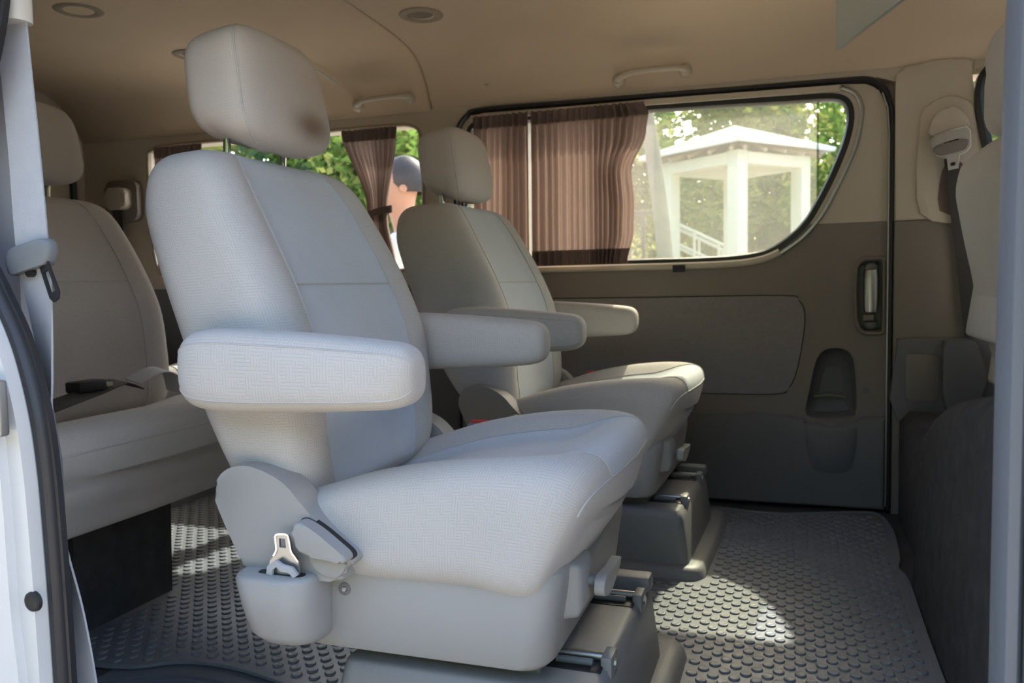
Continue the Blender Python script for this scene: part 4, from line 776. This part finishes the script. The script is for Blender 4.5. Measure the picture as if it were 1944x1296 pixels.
# ------------------------------------------------------------------ outside
GZ = -0.55
tag(prism('ground', [(-60, -60), (60, -60), (60, 90), (-60, 90)], GZ, GZ - 0.2, 'ground', axis='Z'), 'pale sunlit paved ground around the van', kind='structure')
hg = empty('added_hedge', (0, -6.0, GZ)); tag(hg, 'added dark leafy screen behind the camera, out of view, blocks low sky', 'added_hedge')  # unseen planting added behind the camera to block low sky light
hc = bmesh.new(); bmesh.ops.create_grid(hc, x_segments=90, y_segments=14, size=1)
for v in hc.verts:
    a, b = v.co.x, v.co.y; v.co = Vector((a * 16, 0.45 + 0.16 * noise.noise((a * 40, b * 7, 1.7)) - 0.25 * max(0, b - 0.8) * 5, 2.1 + b * 2.1 + 0.10 * noise.noise((a * 30, b * 3, 5.1))))
ge = bmesh.ops.extrude_face_region(hc, geom=list(hc.faces))
for v in [g for g in ge['geom'] if isinstance(g, bmesh.types.BMVert)]: v.co.y -= 0.9
link('added_hedge_body', from_bm(hc, 'added_hedge_body'), 'added_hedge', hg, 30)
gz = empty('gazebo', (-0.92, 14.4, GZ)); tag(gz, 'white open gazebo with a pale hipped roof seen through the window', 'gazebo'); gz.rotation_euler = (0, 0, math.radians(51))
hs, cs = 0.74, 0.11; top = 2.66 - GZ
for sx in (-1, 1):
    for sy in (-1, 1):
        c = box('column', sx * hs - cs, sx * hs + cs, sy * hs - cs, sy * hs + cs, 0, top, 'stone', gz, .01); box('plinth', sx * hs - cs - .04, sx * hs + cs + .04, sy * hs - cs - .04, sy * hs + cs + .04, 0, .25, 'stone', c, .01)
for s in (-1, 1):
    box('beam', -hs + cs, hs - cs, s * hs - .12, s * hs + .12, top - .20, top - .02, 'stone', gz, .005); box('beam', s * hs - .12, s * hs + .12, -hs + cs, hs - cs, top - .20, top - .02, 'stone', gz, .005)
ev = 1.12; zt, za = top + .06, top + .50
for q in range(4):
    Mq = Matrix.Rotation(q * pi / 2, 4, 'Z'); NR = 9
    for i in range(NR):
        t0, t1 = i / NR, (i + 1.12) / NR; w0, w1 = ev * (1 - t0), max(0.01, ev * (1 - t1)); z0, z1 = zt + (za - zt) * t0, zt + (za - zt) * min(1.0, t1)
        v = [Mq @ Vector(p) for p in ((-w0, -w0, z0 + .03), (w0, -w0, z0 + .03), (w1, -w1, z1 + .008), (-w1, -w1, z1 + .008), (-w0, -w0, z0), (w0, -w0, z0), (w1, -w1, z1 - .02), (-w1, -w1, z1 - .02))]
        link('roof_course', pyd('roof_course', v, [(0, 1, 2, 3), (7, 6, 5, 4), (0, 4, 5, 1), (1, 5, 6, 2), (2, 6, 7, 3), (3, 7, 4, 0)]), 'roof', gz, 0)
    tube('hip_cap', [Mq @ Vector((ev, -ev, zt + .03)), Mq @ Vector((0, 0, za + .03))], .035, 'roof', gz, 8)
    v = [Mq @ Vector(p) for p in ((-ev, -ev, zt), (ev, -ev, zt), (ev, -ev + .05, zt - .14), (-ev, -ev + .05, zt - .14))]
    for k in range(5):
        xx = -ev * .8 + ev * 1.6 * k / 4; tube('rafter', [Mq @ Vector((xx, -ev * .93, zt - .07)), Mq @ Vector((xx * .15, -ev * .12, za - .16))], .035, 'timber', gz, 6)
prism('ceiling_boards', [(-hs, -hs), (hs, -hs), (hs, hs), (-hs, hs)], top - .02, top, 'timber', gz, axis='Z')
def leaf_me(name, n, blob, size, mats_w):
    v = []; f = []; rnd = random.Random(zlib.crc32(name.encode()) % 1000 + n); mi = []
    for i in range(n):
        c, r = rnd.choice(blob); a = rnd.uniform(0, 2 * pi); u = rnd.uniform(-1, 1); q = rnd.uniform(.55, 1) ** .6 * r; s_ = sqrt(1 - u * u)
        p = Vector((c[0] + q * s_ * cos(a), c[1] + q * s_ * sin(a), c[2] + q * u * .85))
        d = Vector((rnd.gauss(0, 1), rnd.gauss(0, 1), rnd.gauss(-.3, .7))).normalized(); e = d.cross(Vector((rnd.gauss(0, 1), rnd.gauss(0, 1), rnd.gauss(0, 1)))).normalized()
        s = size * rnd.uniform(.6, 1.4); k = len(v); v += [p - d * s * .5, p + e * s * .22, p + d * s * .5, p - e * s * .22]; f.append((k, k + 1, k + 2, k + 3)); mi.append(rnd.random() < mats_w)
    me = pyd(name, v, f); return me, mi
def tree_mesh(key, n, h, r, size, ma, mb, wgt):
    rnd = random.Random(zlib.crc32(key.encode()) % 997); blob = [((rnd.uniform(-r, r) * .7, rnd.uniform(-r, r) * .7, h + rnd.uniform(-r, r) * .75), r * rnd.uniform(.35, .6)) for _ in range(9)]
    me, mi = leaf_me('foliage', n, blob, size, wgt); me.materials.append(MT[ma]); me.materials.append(MT[mb])
    me.polygons.foreach_set('material_index', [int(b) for b in mi]); return me, blob
random.seed(11)
protos = {}
for key, a in dict(broad=(5200, 4.2, 2.1, .26, 'leaf_a', 'leaf_b', .35), pale=(4200, 4.6, 2.0, .24, 'leaf_b', 'leaf_a', .3), dark=(5200, 4.0, 2.2, .26, 'leaf_c', 'leaf_a', .3)).items(): protos[key] = tree_mesh('k' + str(len(key)) + str(a[1]), *a)
def tree(key, x, y, s, rz, label, low=0.0):
    e = empty('tree', (x, y, GZ)); e.scale = (s, s, s); e.rotation_euler = (0, 0, rz); tag(e, label, 'tree', 'trees beyond the far side of the van')
    me, blob = protos[key]; tag(link('foliage', me, None, e, 0), kind='stuff'); e.children[0].location = (0, 0, -low)
    tr = link('trunk', tube_me('trunk', cat([(0, 0, 0), (.06, .02, 1.2), (-.05, .05, 2.4), (0, 0, 3.8 - low)], 4), [0.16 - .0075 * i for i in range(13)], 8), 'bark', e, 60)
    for c, r in blob[:4]: link('branch', tube_me('branch', [(-.03, .03, 2.3 - low * .5), (c[0] * .5, c[1] * .5, 3.0 - low * .7), (c[0], c[1], c[2] - low)], [.07, .05, .025], 6), 'bark', tr, 60)
T_ = [('dark', -1.85, 6.1, 0.8, 0.4, 'added tall tree with its crown out of view, shades the rear floor', -3.0), ('pale', -2.6, 19.5, 1.0, 0.3, 'pale yellow green tree straight behind the gazebo roof', .6), ('broad', 2.0, 17.5, 1.0, 1.2, 'bright green tree right of the gazebo in the window corner', 1.4), ('dark', 4.6, 21, 1.2, 2.0, 'dark tree hidden behind the right window frame', .8),  # first tree is added to keep sun off the rear floor, crown unseen
      ('broad', -4.4, 17, 1.0, 2.6, 'green tree left of the gazebo behind the curtain', 1.2), ('pale', 0.3, 22, 1.25, 4.0, 'tall pale tree behind the right gazebo column', .9), ('dark', -1.2, 24, 1.3, 5.0, 'dark green tree far behind the gazebo', 1.0),
      ('dark', -7.6, 14, 1.1, 0.9, 'dark tree behind the tied rear curtain', 1.0), ('pale', -9.8, 14.5, 1.1, 3.1, 'pale leafy tree seen between headrest and tied curtain', 1.2), ('dark', -12.4, 13, 1.2, 1.7, 'dark tree at the rear end of the rear window', 1.2), ('broad', -5.9, 11.5, 0.8, 4.4, 'small green tree behind the person outside', .9)]
T_ += [('dark', -6.5, 25, 1.3, 0.2, 'dense green bush far behind the left railings', 3.3), ('broad', -3.2, 26, 1.3, 1.1, 'dense green bush far behind the left gazebo opening', 3.3), ('dark', 0.2, 26, 1.3, 2.3, 'dense dark bush far behind the right gazebo opening', 3.3), ('broad', 3.6, 25, 1.3, 3.3, 'dense green bush far right of the gazebo', 3.3)]
for a in T_: tree(*a)
pm = empty('palm_tree', (-1.42, 9.0, GZ)); tag(pm, 'grey leaning palm trunk standing before the gazebo', 'palm tree')
tube('trunk', cat([(.20, 0, 0), (.14, 0, 1.2), (.05, 0, 2.2), (-.12, 0, 3.4), (-.25, 0, 4.8)], 5), [.095 - .0012 * i for i in range(21)], 'palm', pm, 12)
for k in range(9):
    a = 2 * pi * k / 9; tip = Vector((cos(a), sin(a), 0)); v = []; f = []
    for i in range(13):
        t = i / 12; c = Vector((-.25, 0, 4.8)) + tip * (1.6 * t) + Vector((0, 0, .5 * sin(pi * t * .8) - .9 * t * t)); w = .28 * sin(pi * min(1, t * .9 + .08)); sd = Vector((-tip.y, tip.x, -.4)) * w; sd2 = Vector((tip.y, -tip.x, -.4)) * w
        v += [c + sd, c, c + sd2]
    for i in range(12): f += [(3 * i, 3 * i + 1, 3 * i + 4, 3 * i + 3), (3 * i + 1, 3 * i + 2, 3 * i + 5, 3 * i + 4)]
    link('frond', pyd('frond', v, f), 'leaf_a', pm, 60)
gw = empty('garden_wall', (-3.0, 12.2, GZ)); tag(gw, 'low white garden wall with dark iron railings left of the gazebo', 'wall')
box('wall_body', -2.2, 1.15, -.1, .1, 0, 1.35, 'stone', gw, .01)
for i in range(16): box('railing_bar', -2.1 + .2 * i, -2.06 + .2 * i, -.02, .02, 1.35, 2.2, 'fence', gw)
box('top_rail', -2.2, 1.15, -.03, .03, 2.2, 2.26, 'fence', gw, .005)
for s_ in (0, 1):
    sr = empty('stair_rail', (-1.95 + .0 * s_, 17.0 + s_ * .9, GZ)); tag(sr, ['pale sloping stair handrail behind the left gazebo opening', 'second pale stair handrail further behind the gazebo'][s_], 'handrail')
    tube('hand_bar', [(-.4, 0, 2.45 - s_ * .1), (1.55, 0, 1.45 - s_ * .1)], .035, 'stone', sr, 8); tube('lower_bar', [(-.4, 0, 2.05 - s_ * .1), (1.55, 0, 1.05 - s_ * .1)], .03, 'stone', sr, 8)
    for i in range(5): tube('rail_post', [(-.4 + .48 * i, 0, 0), (-.4 + .48 * i, 0, 2.45 - .246 * i - s_ * .1)], .03, 'stone', sr, 8)
sm, smi = leaf_me('shrub_leaves', 900, [((0, 0, .55), .5), ((.35, 0, .45), .4), ((-.35, .1, .5), .42)], .17, .5); sm.materials.append(MT['leaf_a']); sm.materials.append(MT['leaf_b']); sm.polygons.foreach_set('material_index', [int(b) for b in smi])
stem_me = tube_me('stem', [(0, 0, 0), (.02, 0, .5)], [.03, .015], 6)
for i, (x, y, s, lb_) in enumerate([(-2.3, 9.6, 1.35, 'bright shrub left of the palm trunk'), (-1.0, 11.2, 1.5, 'green shrub right of the palm trunk before the gazebo'), (0.75, 11.4, 1.0, 'shrub right of the front gazebo column'), (-3.7, 11.0, 1.2, 'shrub behind the curtain edge at the garden wall'), (1.9, 13.0, 1.4, 'shrub at the lower right window curve')]):
    e = empty('shrub', (x, y, GZ)); e.scale = (s, s, s); e.rotation_euler = (0, 0, i * 1.3); tag(e, lb_, 'shrub', 'shrubs around the gazebo'); tag(link('foliage', sm, None, e, 0), kind='stuff'); link('stem', stem_me, 'bark', e)
# a bystander outside the rear window
def skin_body(name, pts, edges, rad, mat, parent=None, sub=2):
    me = bpy.data.meshes.new(name); me.from_pydata([tuple(p) for p in pts], edges, []); me.update(); o = bpy.data.objects.new(name, me); COL.objects.link(o)
    if parent: o.parent = parent
    sk = o.modifiers.new('skin', 'SKIN'); sk.use_smooth_shade = True
    if not me.skin_vertices: me.attributes.new('skin_vertex', 'FLOAT', 'POINT')
    for d, r in zip(me.skin_vertices[0].data, rad): d.radius = r if isinstance(r, tuple) else (r, r)
    me.skin_vertices[0].data[0].use_root = True
    ss_ = o.modifiers.new('sub', 'SUBSURF'); ss_.levels = sub; ss_.render_levels = sub; me.materials.append(MT[mat]); return o
pr = empty('person', (-1.60, 3.3, GZ)); tag(pr, 'person in a white shirt with short dark hair standing outside the rear window', 'person'); pr.rotation_euler = (0, 0, math.radians(200))
P_ = [(0, 0, .95), (0, 0, 1.15), (0, 0, 1.36), (0, .01, 1.46), (.015, 0, 1.53), (.03, 0, 1.60), (.02, 0, 1.68), (.01, 0, 1.74)]; R__ = [(.15, .11), (.14, .10), (.16, .10), .06, .055, .085, .095, .06]; E_ = [(i, i + 1) for i in range(7)]
for s in (1, -1):
    b0 = len(P_); P_ += [(0, s * .17, 1.40), (-.02, s * .22, 1.14), (.05, s * .23, .90), (.07, s * .23, .83)]; R__ += [.06, .048, .034, .032]; E_ += [(2, b0), (b0, b0 + 1), (b0 + 1, b0 + 2), (b0 + 2, b0 + 3)]
    for i, (dx, ln_) in enumerate(((.03, .075), (.01, .085), (-.01, .08), (-.028, .065))):
        k = len(P_); P_ += [(.07 + dx, s * .235, .79), (.08 + dx, s * .235, .79 - ln_ * .6), (.085 + dx, s * .225, .79 - ln_)]; R__ += [.010, .009, .007]; E_ += [(b0 + 3, k), (k, k + 1), (k + 1, k + 2)]
    k = len(P_); P_ += [(.11, s * .22, .82), (.125, s * .215, .78)]; R__ += [.011, .009]; E_ += [(b0 + 3, k), (k, k + 1)]
    b1 = len(P_); P_ += [(0, s * .10, .86), (.02, s * .10, .48), (-.02, s * .10, .09), (.10, s * .11, .035)]; R__ += [.085, .06, .045, (.045, .03)]; E_ += [(0, b1), (b1, b1 + 1), (b1 + 1, b1 + 2), (b1 + 2, b1 + 3)]
skin_body('body', P_, E_, R__, 'skin', pr)
SH = [(0, 0, .90), (0, 0, 1.15), (0, 0, 1.37), (0, 0, 1.44)]; SR = [(.165, .125), (.155, .115), (.175, .115), .07]; SE = [(0, 1), (1, 2), (2, 3)]
for s in (1, -1): k = len(SH); SH += [(0, s * .18, 1.40), (-.015, s * .215, 1.2)]; SR += [.072, .066]; SE += [(2, k), (k, k + 1)]
skin_body('shirt', SH, SE, SR, 'shirt', pr)
TH = [(0, 0, .95)]; TR = [(.16, .12)]; TE = []
for s in (1, -1): k = len(TH); TH += [(0, s * .10, .84), (.02, s * .10, .48), (-.02, s * .10, .10)]; TR += [.098, .075, .062]; TE += [(0, k), (k, k + 1), (k + 1, k + 2)]
skin_body('trousers', TH, TE, TR, 'trousers', pr)
hv = []; hf = []; nu, nv = 20, 10
for j in range(nv + 1):
    p = pi * .60 * j / nv
    for k in range(nu):
        a = 2 * pi * k / nu; fr = max(0, cos(a)); lim = p * (1 - .42 * fr); hv.append((.012 + .104 * sin(lim) * cos(a) - .012, .088 * sin(lim) * sin(a), 1.655 + .125 * cos(lim)))
for j in range(nv):
    for k in range(nu): hf.append((j * nu + k, j * nu + (k + 1) % nu, (j + 1) * nu + (k + 1) % nu, (j + 1) * nu + k))
link('hair', pyd('hair', hv, hf), 'hair', pr, 80)
for s in (1, -1): lathe('ear', [(.001, .008), (.014, .008), (.018, 0)], 'skin', pr, 10, Matrix.Translation((0.0, s * .083, 1.63)) @ Matrix.Rotation(-s * pi / 2, 4, 'X'))
link('nose', pyd('nose', [(.10, 0, 1.665), (.122, 0, 1.615), (.10, .018, 1.612), (.10, -.018, 1.612), (.085, 0, 1.62)], [(0, 2, 1), (0, 1, 3), (1, 2, 3), (0, 4, 2), (0, 3, 4), (4, 3, 2)]), 'skin', pr)
